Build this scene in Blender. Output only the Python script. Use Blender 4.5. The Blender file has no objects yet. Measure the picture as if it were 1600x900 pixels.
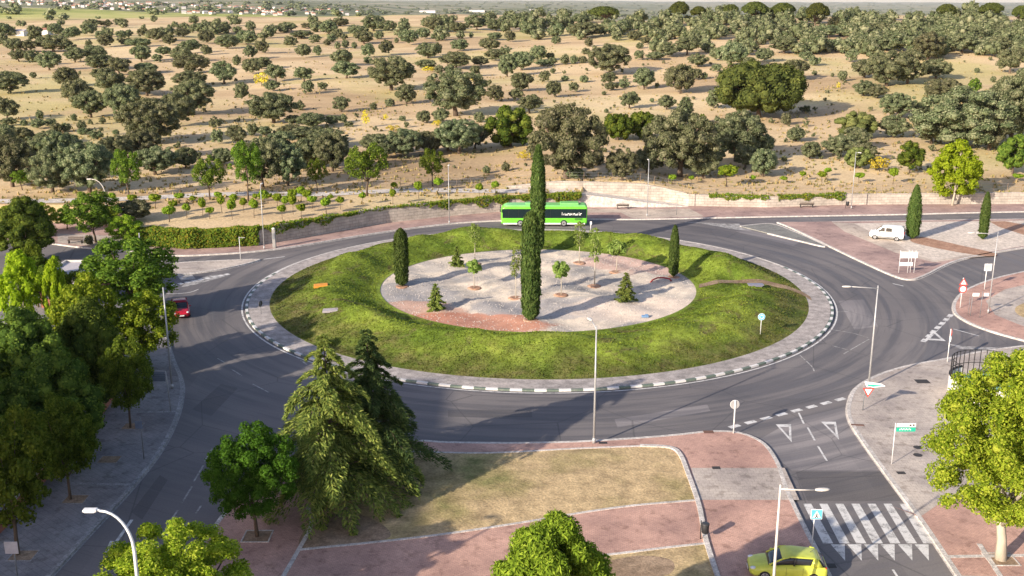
import bpy, bmesh, math, random
import numpy as np
from mathutils import Vector, Matrix
from mathutils.geometry import tessellate_polygon
random.seed(7); rng = np.random.default_rng(7)
PI = math.pi
scene = bpy.context.scene
C = scene.collection
# ------------------------------------------------------------------ camera
H, F = 31.0, 1650.0
PITCH = math.atan(450/F); CP, SP = math.cos(PITCH), math.sin(PITCH)
cd = bpy.data.cameras.new('camera'); cam = bpy.data.objects.new('camera', cd); C.objects.link(cam)
cam.location = (0, 0, H); cam.rotation_euler = (PI/2-PITCH, 0, 0)
cd.sensor_width = 36; cd.lens = 36*F/1600; cd.clip_start = 0.5; cd.clip_end = 60000
scene.camera = cam

def ray(px, py):
    r = (px-800)/F; u = (450-py)/F
    return (r, CP+u*SP, -SP+u*CP)
def P(px, py, z=0.0):
    d = ray(px, py); t = (z-H)/d[2]
    return (d[0]*t, d[1]*t)
def ppm(x, y, z):            # photo pixels per metre at a point
    return F/(y*CP+(H-z)*SP)

# ------------------------------------------------------------------ custom properties
def tag(o, label=None, cat=None, group=None, kind=None):
    if label: o['label'] = label
    if cat: o['category'] = cat
    if group: o['group'] = group
    if kind: o['kind'] = kind
    return o
def empty(name, loc=(0,0,0), rz=0, label=None, cat=None, group=None, scale=None):
    o = bpy.data.objects.new(name, None); C.objects.link(o)
    o.location = loc; o.rotation_euler = (0,0,rz); o.empty_display_size = 0.3
    if scale: o.scale = scale
    return tag(o, label, cat, group)
def link(name, me, parent=None):
    o = bpy.data.objects.new(name, me); C.objects.link(o)
    if parent: o.parent = parent
    return o
def copy_tree(o, parent=None):
    c = o.copy(); C.objects.link(c)
    if parent: c.parent = parent
    for ch in o.children: copy_tree(ch, c)
    return c

# ------------------------------------------------------------------ mesh builder
class MB:
    def __init__(s): s.v=[]; s.f=[]; s.m=[]; s.cur=0
    def add(s, vs, fs):
        b=len(s.v); s.v+= [tuple(v) for v in vs]
        for f in fs: s.f.append([b+i for i in f]); s.m.append(s.cur)
        return s
    def box(s, c, d, rz=0, M=None):
        hx,hy,hz=d[0]/2,d[1]/2,d[2]/2
        vs=[(x,y,z) for z in(-hz,hz) for y in(-hy,hy) for x in(-hx,hx)]
        cr,sr=math.cos(rz),math.sin(rz)
        vs=[(c[0]+x*cr-y*sr,c[1]+x*sr+y*cr,c[2]+z) for x,y,z in vs]
        if M: vs=[M@Vector(v) for v in vs]
        return s.add(vs,[(0,2,3,1),(4,5,7,6),(0,1,5,4),(2,6,7,3),(0,4,6,2),(1,3,7,5)])
    def tube(s, pts, r, n=8, cap=True):
        pts=[Vector(p) for p in pts]; rs=r if isinstance(r,(list,tuple)) else [r]*len(pts)
        vs=[]; 
        for i,p in enumerate(pts):
            t=(pts[min(i+1,len(pts)-1)]-pts[max(i-1,0)]).normalized()
            a=Vector((0,0,1)) if abs(t.z)<.9 else Vector((1,0,0))
            u=t.cross(a).normalized(); w=t.cross(u)
            for k in range(n):
                th=2*PI*k/n; vs.append(p+(u*math.cos(th)+w*math.sin(th))*rs[i])
        fs=[]
        for i in range(len(pts)-1):
            for k in range(n):
                a=i*n+k; b=i*n+(k+1)%n; fs.append((a,a+n,b+n,b))
        if cap: fs.append(tuple(range(n))); fs.append(tuple(reversed(range((len(pts)-1)*n,len(pts)*n))))
        return s.add(vs,fs)
    def lathe(s, prof, c=(0,0,0), n=16):
        vs=[(c[0]+r*math.cos(2*PI*k/n),c[1]+r*math.sin(2*PI*k/n),c[2]+z) for r,z in prof for k in range(n)]
        fs=[(i*n+k,i*n+(k+1)%n,(i+1)*n+(k+1)%n,(i+1)*n+k) for i in range(len(prof)-1) for k in range(n)]
        fs.append(tuple(reversed(range(n)))); fs.append(tuple(range((len(prof)-1)*n,len(prof)*n)))
        return s.add(vs,fs)
    def poly(s, pts, z0, z1=None):      # flat polygon, or a prism from z0 up to z1
        if sum(pts[i][0]*pts[(i+1)%len(pts)][1]-pts[(i+1)%len(pts)][0]*pts[i][1] for i in range(len(pts)))<0: pts=pts[::-1]
        n=len(pts); top=z0 if z1 is None else z1
        tri=tessellate_polygon([[Vector((p[0],p[1],0)) for p in pts]])
        def up(t):
            a,b,c=[pts[i] for i in t]
            return t if (b[0]-a[0])*(c[1]-a[1])-(c[0]-a[0])*(b[1]-a[1])>0 else t[::-1]
        s.add([(p[0],p[1],top) for p in pts],[up(tuple(t)) for t in tri])
        if z1 is not None:
            s.add([(p[0],p[1],z0) for p in pts]+[(p[0],p[1],z1) for p in pts],[(i,(i+1)%n,n+(i+1)%n,n+i) for i in range(n)])
        return s
    def ribbon(s, pts, w, z0, z1=None, closed=False, side=0):   # strip along a line; side -1/1 keeps it on one side
        n=len(pts); L=[];R=[]
        for i in range(n):
            if closed: a,b=pts[i-1],pts[(i+1)%n]
            else: a,b=pts[max(i-1,0)],pts[min(i+1,n-1)]
            dx,dy=b[0]-a[0],b[1]-a[1]; l=math.hypot(dx,dy) or 1; nx,ny=-dy/l,dx/l
            lo,hi={0:(-.5,.5),1:(0,1),-1:(-1,0)}[side]
            L.append((pts[i][0]+nx*w*hi,pts[i][1]+ny*w*hi)); R.append((pts[i][0]+nx*w*lo,pts[i][1]+ny*w*lo))
        top=z0 if z1 is None else z1
        idx=[(i,(i+1)%n) for i in range(n if closed else n-1)]
        s.add([(*p,top) for p in L]+[(*p,top) for p in R],[(i,n+i,n+j,j) for i,j in idx])
        if z1 is not None:
            for E,fl in((L,0),(R,1)):
                s.add([(*p,z0) for p in E]+[(*p,z1) for p in E],[((i,j,n+j,n+i) if fl else (i,n+i,n+j,j)) for i,j in idx])
            if not closed:
                for k,fl in((0,1),(n-1,0)):
                    q=[(*L[k],z0),(*R[k],z0),(*R[k],z1),(*L[k],z1)]
                    s.add(q,[(0,1,2,3) if not fl else (3,2,1,0)])
        return s
    def build(s, name, mats, parent=None, smooth=False, loc=None):
        me=bpy.data.meshes.new(name); me.from_pydata(s.v,[],s.f); me.update()
        if not isinstance(mats,(list,tuple)): mats=[mats]
        for m in mats: me.materials.append(m)
        if len(mats)>1: me.polygons.foreach_set('material_index', s.m)
        if smooth: me.polygons.foreach_set('use_smooth',[True]*len(me.polygons))
        o=link(name, me, parent)
        if loc: o.location=loc
        return o
def smooth_line(pts, k=6, closed=False):    # Catmull-Rom through the points
    out=[]; n=len(pts)
    for i in range(n if closed else n-1):
        p=[pts[(i+j)%n] if closed else pts[min(max(i+j,0),n-1)] for j in(-1,0,1,2)]
        for t in range(k):
            t/=k
            out.append(tuple(.5*((2*p[1][d])+(-p[0][d]+p[2][d])*t+(2*p[0][d]-5*p[1][d]+4*p[2][d]-p[3][d])*t*t+(-p[0][d]+3*p[1][d]-3*p[2][d]+p[3][d])*t**3) for d in range(2)))
    if not closed: out.append(tuple(pts[-1]))
    return out
def bevel(o, w=.02, seg=2):
    m=o.modifiers.new('bevel','BEVEL'); m.width=w; m.segments=seg; m.limit_method='ANGLE'; m.angle_limit=math.radians(35); return o

# ------------------------------------------------------------------ materials
class NT:
    def __init__(s, name):
        s.mat=bpy.data.materials.new(name); s.mat.use_nodes=True; s.t=s.mat.node_tree; s.t.nodes.clear()
        s.out=s.t.nodes.new('ShaderNodeOutputMaterial')
    def n(s, typ, props=None, **ins):
        nd=s.t.nodes.new('ShaderNode'+typ)
        for k,v in (props or {}).items(): setattr(nd,k,v)
        for k,v in ins.items():
            key=k.replace('_',' ')
            sock=nd.inputs[int(k[1:])] if k[0]=='i' and k[1:].isdigit() else nd.inputs[key]
            s.set(sock,v)
        return nd
    def set(s, sock, v):
        if hasattr(v,'outputs'): v=v.outputs[0]
        if isinstance(v, bpy.types.NodeSocket): s.t.links.new(v, sock)
        else:
            if isinstance(v,tuple) and len(v)==3 and sock.type=='RGBA': v=(*v,1)
            sock.default_value=v
    def pos(s): return s.n('NewGeometry').outputs['Position']
    def noise(s, scale, detail=4, rough=.55, vec=None, dist=0):
        return s.n('TexNoise', Vector=vec if vec is not None else s.pos(), Scale=scale, Detail=detail, Roughness=rough, Distortion=dist).outputs['Fac']
    def ramp(s, fac, stops, interp='LINEAR'):
        nd=s.n('ValToRGB', Fac=fac); r=nd.color_ramp; r.interpolation=interp
        while len(r.elements)<len(stops): r.elements.new(.5)
        for e,(p,c) in zip(r.elements,stops):
            e.position=p; e.color=(*c,1) if isinstance(c,tuple) else (c,c,c,1)
        return nd.outputs['Color']
    def mix(s, fac, a, b, mode='MIX'):
        nd=s.n('Mix',{'data_type':'RGBA','blend_type':mode})
        s.set(nd.inputs[0],fac); s.set(nd.inputs[6],a); s.set(nd.inputs[7],b); return nd.outputs[2]
    def math(s, op, a, b=0.0, c=None):
        nd=s.n('Math',{'operation':op}); s.set(nd.inputs[0],a); s.set(nd.inputs[1],b)
        if c is not None: s.set(nd.inputs[2],c)
        return nd.outputs[0]
    def bump(s, h, strength=.3, dist=.05):
        return s.n('Bump', Strength=strength, Distance=dist, Height=h).outputs[0]
    def done(s, col, rough=.85, normal=None, spec=.3, metal=0.0, **kw):
        b=s.n('BsdfPrincipled', Base_Color=col, Roughness=rough, Metallic=metal)
        b.inputs['Specular IOR Level'].default_value=spec
        for k,v in kw.items(): s.set(b.inputs[k.replace('_',' ')],v)
        if normal is not None: s.set(b.inputs['Normal'],normal)
        s.t.links.new(b.outputs[0], s.out.inputs[0]); return s.mat
def plain(name, col, rough=.5, spec=.4, metal=0.0, wear=.12, **kw):
    t=NT(name); tc=t.n('TexCoord').outputs['Object']
    f=t.noise(3.0,5,.6,tc); c=t.mix(t.ramp(f,[(.35,0.0),(.75,1.0)]), col, tuple(x*(1-wear*2) for x in col))
    return t.done(c,rough,spec=spec,metal=metal,**kw)
M={}
def mat_asphalt(name='asphalt',k=1.0):
    t=NT(name); p=t.pos()
    sep=t.n('SeparateXYZ',Vector=p)
    dx=t.math('SUBTRACT',sep.outputs[0],CX); dy=t.math('SUBTRACT',sep.outputs[1],CY)
    r=t.math('SQRT',t.math('ADD',t.math('MULTIPLY',dx,dx),t.math('MULTIPLY',dy,dy)))
    th=t.math('ARCTAN2',dy,dx)
    v=t.n('CombineXYZ',X=t.math('MULTIPLY',r,.75),Y=t.math('MULTIPLY',th,1.6)).outputs[0]
    tracks=t.noise(1.0,5,.6,v,.4)
    v2=t.n('CombineXYZ',X=t.math('MULTIPLY',r,2.4),Y=t.math('MULTIPLY',th,2.2)).outputs[0]
    fine=t.noise(1.0,3,.6,v2,1.0)
    big=t.noise(.045,4,.6); grit=t.noise(9.0,3,.7); cell=t.n('TexVoronoi',Vector=p,Scale=30.0).outputs[0]
    c=t.mix(t.ramp(big,[(.35,0.0),(.65,1.0)]),tuple(k*v for v in (.128,.117,.118)),tuple(k*v for v in (.190,.172,.164)))
    ringm=t.ramp(t.math('DIVIDE',r,60.0),[(.5,1.0),(.85,.75),(1.0,.25)])
    c=t.mix(t.math('MULTIPLY',t.ramp(tracks,[(.44,0.0),(.57,1.0)]),t.math('MULTIPLY',ringm,.55)),c,(.055,.053,.060))
    c=t.mix(t.math('MULTIPLY',t.ramp(fine,[(.60,0.0),(.70,1.0)]),.35),c,(.05,.048,.05))
    c=t.mix(t.math('MULTIPLY',t.ramp(fine,[(.30,1.0),(.40,0.0)]),.35),c,(.16,.15,.14))
    patch=t.n('TexVoronoi',{'distance':'CHEBYCHEV'},Vector=p,Scale=.09).outputs['Color']
    c=t.mix(.25,c,t.mix(1.0,c,t.ramp(patch,[(0.0,(.6,.6,.62)),(1.0,(1.3,1.28,1.25))]),'MULTIPLY'))
    vor=t.n('TexVoronoi',{'feature':'DISTANCE_TO_EDGE'},Vector=t.n('MixRGB',Fac=.03,Color1=p,Color2=t.n('TexNoise',Vector=p,Scale=.4).outputs['Color']).outputs[0],Scale=.11).outputs[0]
    c=t.mix(t.math('MULTIPLY',t.ramp(vor,[(0.0,1.0),(.006,0.0)]),.5),c,(.035,.035,.037))
    c=t.mix(.3,c,t.mix(1.0,c,t.ramp(grit,[(.3,.55),(.7,1.45)]),'MULTIPLY'))
    M[name]=t.done(c,t.ramp(tracks,[(.4,.85),(.65,.62)]),t.bump(cell,.25,.01),spec=.35)
def mat_paver(name, c1, c2, mortar, w=.22, h=.11, rot=0.0, stain=(.5,.47,.45)):
    t=NT(name); p=t.pos()
    vec=t.n('Mapping',Vector=p,Rotation=(0,0,rot)).outputs[0]
    b=t.n('TexBrick',Vector=vec,Color1=c1,Color2=c2,Mortar=mortar,Scale=1.0)
    b.inputs['Brick Width'].default_value=w; b.inputs['Row Height'].default_value=h; b.inputs['Mortar Size'].default_value=.012
    b.inputs['Bias'].default_value=-.1
    c=b.outputs[0]
    f=t.noise(.22,5,.6); g=t.noise(1.3,4,.65); k=t.noise(12,2,.6)
    c=t.mix(1.0,c,t.ramp(f,[(.32,(.70,.68,.69)),(.68,(1.25,1.22,1.16))]),'MULTIPLY')
    c=t.mix(t.math('MULTIPLY',t.ramp(g,[(.54,0.0),(.66,1.0)]),.6),c,t.mix(1.0,c,stain,'MULTIPLY'))
    c=t.mix(1.0,c,t.ramp(k,[(.3,.86),(.7,1.14)]),'MULTIPLY')
    M[name]=t.done(c,.85,t.bump(b.outputs['Fac'],-.2,.01),spec=.25)
def mat_simple_ground(name, stops, scales, bump=.4, bd=.05, rough=.95):
    t=NT(name)
    f=t.noise(scales[0],5,.6); g=t.noise(scales[1],4,.65); k=t.noise(scales[2],3,.7)
    c=t.ramp(f,stops)
    c=t.mix(1.0,c,t.ramp(g,[(.3,.68),(.7,1.3)]),'MULTIPLY')
    c=t.mix(1.0,c,t.ramp(k,[(.3,.7),(.7,1.3)]),'MULTIPLY')
    M[name]=t.done(c,rough,t.bump(t.math('ADD',k,g),bump,bd),spec=.15)
CX, CY, RO = 2.84, 112.8, 31.4        # the roundabout
mat_asphalt(); mat_asphalt('old_asphalt',1.5); mat_asphalt('new_asphalt',.72)
mat_paver('red_paver',(.52,.32,.255),(.44,.265,.215),(.31,.225,.195),.24,.12,.06)
mat_paver('pink_paver',(.42,.29,.255),(.37,.25,.225),(.27,.22,.20),.3,.15,-.05)
mat_paver('grey_paver',(.45,.40,.355),(.40,.355,.32),(.29,.26,.235),.4,.4,.03)
mat_paver('sand_paver',(.50,.43,.36),(.46,.39,.33),(.36,.31,.27),.4,.2,.02)
mat_paver('cobble',(.25,.25,.235),(.20,.205,.195),(.13,.13,.12),.14,.12,.3)
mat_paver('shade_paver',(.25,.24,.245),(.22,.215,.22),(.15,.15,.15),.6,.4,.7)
mat_simple_ground('ring_concrete',[(.3,(.28,.255,.24)),(.6,(.37,.33,.305)),(.8,(.40,.325,.285))],(.15,1.2,10),.2,.02)
mat_simple_ground('lawn_dry',[(.27,(.14,.15,.05)),(.38,(.31,.25,.115)),(.52,(.44,.325,.18)),(.75,(.54,.40,.22))],(.13,.9,6),.6,.08)
mat_simple_ground('bare_soil',[(.3,(.20,.135,.085)),(.7,(.34,.25,.17))],(.3,2.0,9),.5,.05)
mat_simple_ground('red_mulch',[(.3,(.30,.17,.11)),(.7,(.42,.26,.18))],(.5,3.0,14),.6,.05)
mat_simple_ground('pale_gravel',[(.3,(.50,.43,.36)),(.7,(.62,.54,.46))],(.3,2.5,14),.4,.03)
mat_simple_ground('path_concrete',[(.3,(.46,.42,.38)),(.7,(.58,.53,.48))],(.3,2.0,9),.2,.02)
mat_simple_ground('kerb_stone',[(.3,(.42,.39,.36)),(.7,(.54,.50,.46))],(.5,3.0,12),.2,.01)
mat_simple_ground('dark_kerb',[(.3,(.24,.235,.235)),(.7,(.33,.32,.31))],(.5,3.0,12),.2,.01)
def mat_paint(name,col,wearlo=.45,wearhi=.62,under=(.10,.095,.092)):
    t=NT(name); f=t.noise(1.6,6,.75); g=t.noise(14,3,.7)
    k=t.ramp(t.math('ADD',t.math('MULTIPLY',f,.7),t.math('MULTIPLY',g,.3)),[(wearlo,0.0),(wearhi,1.0)])
    M[name]=t.done(t.mix(k,col,under),.7,spec=.3)
mat_paint('road_paint',(.60,.585,.56),.49,.65)
mat_paint('worn_paint',(.42,.40,.38),.42,.60)
mat_paint('kerb_white',(.64,.62,.59),.55,.72,(.36,.34,.31)); mat_paint('kerb_green',(.12,.155,.125),.5,.7,(.25,.24,.22))
def mound_colour(t):
    f=t.noise(.13,6,.65,dist=.8); g=t.noise(.8,5,.7); s=t.noise(.22,6,.72,dist=1.4); s2=t.noise(.55,4,.7,dist=.8)
    c=t.ramp(f,[(.28,(.075,.125,.016)),(.42,(.130,.185,.024)),(.58,(.190,.245,.034)),(.75,(.265,.29,.055))])
    c=t.mix(t.math('MULTIPLY',t.ramp(s,[(.54,0.0),(.64,1.0)]),.75),c,(.13,.10,.052))
    c=t.mix(t.math('MULTIPLY',t.ramp(s2,[(.58,0.0),(.70,1.0)]),.5),c,(.06,.085,.018))
    # patchy darker, browner grass round the foot of the bank
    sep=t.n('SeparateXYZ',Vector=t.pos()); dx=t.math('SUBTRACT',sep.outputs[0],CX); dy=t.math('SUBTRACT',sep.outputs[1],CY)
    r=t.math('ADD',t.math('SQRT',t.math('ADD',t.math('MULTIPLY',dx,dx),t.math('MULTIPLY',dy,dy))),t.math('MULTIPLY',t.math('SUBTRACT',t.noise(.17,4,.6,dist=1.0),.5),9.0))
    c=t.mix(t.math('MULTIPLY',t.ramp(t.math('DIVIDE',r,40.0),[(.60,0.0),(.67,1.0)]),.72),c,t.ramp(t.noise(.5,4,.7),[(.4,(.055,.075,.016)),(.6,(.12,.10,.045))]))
    return t.mix(1.0,c,t.ramp(g,[(.3,.6),(.7,1.35)]),'MULTIPLY')
def mat_mound():
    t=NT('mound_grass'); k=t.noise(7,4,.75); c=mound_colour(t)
    c=t.mix(1.0,c,t.ramp(k,[(.3,.55),(.7,1.45)]),'MULTIPLY')
    M['mound_grass']=t.done(c,.95,t.bump(k,.6,.06),spec=.1)
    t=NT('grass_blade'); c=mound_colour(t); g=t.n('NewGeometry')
    c=t.mix(1.0,c,t.ramp(g.outputs['Random Per Island'],[(0.0,(.8,.8,.8)),(1.0,(1.25,1.2,1.15))]),'MULTIPLY')
    d=t.n('BsdfDiffuse',Color=c); tr=t.n('BsdfTranslucent',Color=c); m=t.n('MixShader',Fac=.25); t.set(m.inputs[1],d); t.set(m.inputs[2],tr)
    t.t.links.new(m.outputs[0],t.out.inputs[0]); M['grass_blade']=t.mat
mat_mound()
def mat_island():
    t=NT('island_gravel'); p=t.pos(); f=t.noise(.11,4,.6,dist=.8); k=t.noise(10,3,.75); g=t.noise(.7,5,.7)
    sep=t.n('SeparateXYZ',Vector=p); x=sep.outputs[0]; y=sep.outputs[1]
    c=t.ramp(f,[(.38,(.30,.28,.26)),(.46,(.50,.43,.355)),(.56,(.62,.53,.42)),(.64,(.40,.36,.315))])
    # bands of coloured stone: red at the lower left, grey at the left, pink at the far right
    def blob(cx,cy,sx,sy):
        a=t.math('DIVIDE',t.math('SUBTRACT',x,cx),sx); b=t.math('DIVIDE',t.math('SUBTRACT',y,cy),sy)
        d=t.math('ADD',t.math('MULTIPLY',a,a),t.math('MULTIPLY',b,b))
        return t.ramp(t.math('ADD',d,t.math('MULTIPLY',t.math('SUBTRACT',t.noise(.35,4,.6),.5),1.4)),[(.75,1.0),(1.0,0.0)])
    for (px,py,sx,sy,col) in [(630,462,6.0,6.5,(.30,.285,.28)),(640,486,6.0,4.0,(.50,.31,.23)),(715,506,9.5,4.2,(.45,.19,.12)),(1010,410,8.5,6.0,(.50,.34,.28)),(880,480,6.0,4.0,(.38,.35,.33)),(1000,482,8.0,5.0,(.64,.53,.43)),(800,480,4.5,3.0,(.32,.30,.29))]:
        q=P(px,py,.6); c=t.mix(t.math('MULTIPLY',blob(q[0],q[1],sx,sy),.85),c,col)
    c=t.mix(1.0,c,t.ramp(g,[(.3,.82),(.7,1.18)]),'MULTIPLY'); c=t.mix(1.0,c,t.ramp(k,[(.3,.72),(.7,1.28)]),'MULTIPLY')
    M['island_gravel']=t.done(c,.95,t.bump(k,.4,.03),spec=.15)
mat_island()
def mat_hill():
    t=NT('dry_grass_hill'); p=t.pos(); sep=t.n('SeparateXYZ',Vector=p)
    v=t.n('Mapping',Vector=p,Scale=(.35,1,1)).outputs[0]
    f=t.noise(.03,6,.62,v,.5); g=t.noise(.25,5,.65,v); k=t.noise(2.2,4,.75); b=t.noise(.012,5,.6)
    c=t.ramp(f,[(.30,(.34,.24,.135)),(.44,(.49,.355,.205)),(.56,(.60,.455,.27)),(.72,(.65,.525,.30))])
    c=t.mix(t.math('MULTIPLY',t.ramp(g,[(.58,0.0),(.72,1.0)]),.55),c,(.34,.225,.14))
    c=t.mix(t.math('MULTIPLY',t.ramp(b,[(.50,0.0),(.60,1.0)]),.6),c,(.44,.40,.15))
    c=t.mix(1.0,c,t.ramp(k,[(.3,.72),(.7,1.22)]),'MULTIPLY')
    # farther land is greener pasture and scrub
    y=t.math('ADD',sep.outputs[1],t.math('MULTIPLY',t.math('SUBTRACT',t.noise(.004,3,.5),.5),240.0))
    far=t.ramp(t.math('DIVIDE',y,2000.0),[(.40,0.0),(.44,1.0)])
    fg=t.noise(.014,6,.7,v,.8)
    fc=t.ramp(fg,[(.35,(.16,.19,.05)),(.5,(.32,.34,.10)),(.6,(.42,.40,.15)),(.75,(.50,.42,.22))])
    c=t.mix(far,c,fc)
    vf=t.ramp(t.math('DIVIDE',y,4000.0),[(.33,0.0),(.42,1.0)])
    fh=t.noise(.0035,6,.7,v,.8)
    c=t.mix(vf,c,t.ramp(fh,[(.35,(.08,.10,.045)),(.5,(.17,.18,.09)),(.6,(.36,.31,.21)),(.7,(.20,.20,.11))]))
    M['hill']=t.done(c,.97,t.bump(t.math('ADD',k,g),.5,.15),spec=.1)
mat_hill()
def mat_wallstone():
    t=NT('wall_stone'); p=t.pos(); sep=t.n('SeparateXYZ',Vector=p)
    v=t.n('CombineXYZ',X=t.math('ADD',sep.outputs[0],t.math('MULTIPLY',sep.outputs[1],.3)),Y=sep.outputs[2]).outputs[0]
    b=t.n('TexBrick',Vector=v,Color1=(.46,.405,.345),Color2=(.38,.335,.285),Mortar=(.30,.265,.23),Scale=1.0)
    b.inputs['Brick Width'].default_value=.9; b.inputs['Row Height'].default_value=.42; b.inputs['Mortar Size'].default_value=.03
    c=t.mix(1.0,b.outputs[0],t.ramp(t.noise(.8,5,.65),[(.3,.75),(.7,1.2)]),'MULTIPLY')
    M['wall_stone']=t.done(c,.9,t.bump(t.math('SUBTRACT',t.noise(5,4,.6),b.outputs['Fac']),.6,.06),spec=.2)
mat_wallstone()
def mat_leaf(name, cols, trans=.3, hue=.03, gloss=.0):
    t=NT(name); g=t.n('NewGeometry'); oi=t.n('ObjectInfo')
    c=t.ramp(g.outputs['Random Per Island'],[(i/(len(cols)-1) if len(cols)>1 else 0,q) for i,q in enumerate(cols)])
    hs=t.n('HueSaturation',Color=c)
    t.set(hs.inputs['Hue'],t.math('ADD',.5-hue/2,t.math('MULTIPLY',oi.outputs['Random'],hue)))
    t.set(hs.inputs['Value'],t.math('ADD',.78,t.math('MULTIPLY',oi.outputs['Random'],.45)))
    c=hs.outputs[0]
    d=t.n('BsdfDiffuse',Color=c); tr=t.n('BsdfTranslucent',Color=t.mix(1.0,c,(1.25,1.3,.55),'MULTIPLY'))
    m=t.n('MixShader',Fac=trans); t.set(m.inputs[1],d); t.set(m.inputs[2],tr)
    t.t.links.new(m.outputs[0],t.out.inputs[0]); M[name]=t.mat
mat_leaf('oak_leaf',[(.054,.070,.032),(.104,.124,.060),(.166,.180,.094),(.245,.245,.145)],.15,.07)
mat_leaf('bright_oak_leaf',[(.075,.09,.03),(.13,.15,.045),(.20,.205,.075)],.2,.03)
mat_leaf('pine_leaf',[(.035,.048,.014),(.070,.085,.022),(.12,.135,.035)],.2,.03)
mat_leaf('green_pine_leaf',[(.085,.15,.016),(.165,.265,.024),(.28,.39,.045)],.25,.02)
mat_leaf('deep_pine_leaf',[(.035,.065,.012),(.075,.115,.017),(.16,.20,.032)],.2,.03)
mat_leaf('plane_leaf',[(.10,.175,.016),(.21,.315,.025),(.34,.44,.04),(.44,.51,.07)],.38,.02)
mat_leaf('lime_leaf',[(.16,.24,.012),(.26,.36,.02),(.36,.44,.035)],.4,.02)
mat_leaf('dark_leaf',[(.035,.062,.015),(.075,.118,.020),(.15,.20,.032)],.25,.04)
mat_leaf('street_leaf',[(.05,.09,.014),(.10,.155,.020),(.18,.24,.032)],.3,.04)
mat_leaf('gold_leaf',[(.09,.165,.016),(.18,.265,.024),(.32,.39,.04)],.35,.03)
mat_leaf('green_leaf',[(.03,.075,.008),(.055,.125,.014),(.085,.17,.022)],.3,.02)
mat_leaf('cedar_leaf',[(.055,.095,.022),(.125,.175,.04),(.225,.275,.06),(.33,.36,.09)],.2,.01)
mat_leaf('dark_cedar_leaf',[(.033,.065,.024),(.07,.11,.036),(.13,.175,.052)],.2,.01)
mat_leaf('cypress_leaf',[(.035,.06,.016),(.065,.10,.024),(.11,.145,.04)],.2,.02)
mat_leaf('young_leaf',[(0.120,0.180,0.036),(0.204,0.276,0.060),(0.288,0.336,0.108)],.35,.03)
mat_leaf('yellow_leaf',[(.40,.33,.03),(.55,.45,.04),(.62,.52,.10)],.3,.02)
mat_leaf('ivy_leaf',[(.05,.09,.012),(.085,.135,.016),(.12,.17,.020),(.16,.18,.025),(.18,.14,.02)],.25,.03)
def mat_bark(name,a,b):
    t=NT(name); f=t.noise(1.0,5,.7,t.n('Mapping',Vector=t.n('TexCoord').outputs['Object'],Scale=(9,9,2)).outputs[0])
    M[name]=t.done(t.ramp(f,[(.3,a),(.7,b)]),.95,t.bump(f,.6,.03),spec=.1)
mat_bark('bark',(.07,.05,.035),(.16,.12,.09)); mat_bark('pale_bark',(.30,.26,.20),(.52,.46,.37))
for nm,col,ro,me_ in [('galv_steel',(.42,.42,.42),.45,.3),('white_paint_metal',(.74,.74,.73),.45,0),('dark_metal',(.035,.036,.04),.5,0),('grey_metal',(.20,.21,.22),.5,.2),
    ('sign_white',(.80,.80,.79),.4,0),('sign_blue',(.03,.22,.55),.4,0),('sign_lightblue',(.12,.45,.70),.4,0),('sign_red',(.62,.06,.045),.4,0),('sign_green',(.02,.40,.27),.4,0),('board_blue',(.16,.20,.27),.5,0),
    ('black',(.012,.012,.013),.5,0),('tyre',(.018,.018,.019),.85,0),('rim',(.48,.48,.48),.35,.5),('bus_green',(.16,.56,.045),.35,0),('bus_roof_green',(.20,.56,.16),.4,0),
    ('white_body',(.82,.82,.80),.3,0),('yellow_body',(.55,.60,.08),.28,0),('red_body',(.42,.012,.03),.25,0),('trim_black',(.02,.02,.022),.6,0),('lamp_red',(.45,.02,.015),.3,0),('lamp_clear',(.65,.68,.70),.15,0),
    ('plate_white',(.75,.75,.72),.5,0),('iron_drain',(.05,.045,.042),.7,.2),('rust_drain',(.16,.085,.06),.8,0),('orange_plastic',(.62,.25,.03),.6,0),('slab_grey',(.34,.31,.32),.8,0),('slab_blue',(.22,.22,.28),.6,0),
    ('brick_red',(.33,.12,.075),.85,0),('rail_blue',(.10,.14,.22),.5,0),('render_white',(.74,.71,.66),.8,0),('roof_tile',(.38,.17,.11),.85,0),('roof_pale',(.46,.43,.44),.8,0),('net_black',(.02,.02,.022),.8,0),
    ('rim_green',(.20,.42,.30),.6,0),('red_hose',(.30,.03,.03),.5,0),('blue_cloth',(.14,.25,.42),.9,0),('wood_post',(.26,.18,.12),.9,0),('bench_wood',(.10,.075,.06),.8,0),('globe_white',(.82,.81,.78),.35,0),('totem_grey',(.27,.26,.25),.6,0),('lamp_beige',(.62,.58,.52),.5,0)]:
    M[nm]=plain(nm,col,ro,.4,me_)
M['glass']=plain('glass',(.018,.022,.028),.08,.6,0,.05)
M['bus_glass']=plain('bus_glass',(.012,.022,.026),.1,.6,0,.05)
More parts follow.
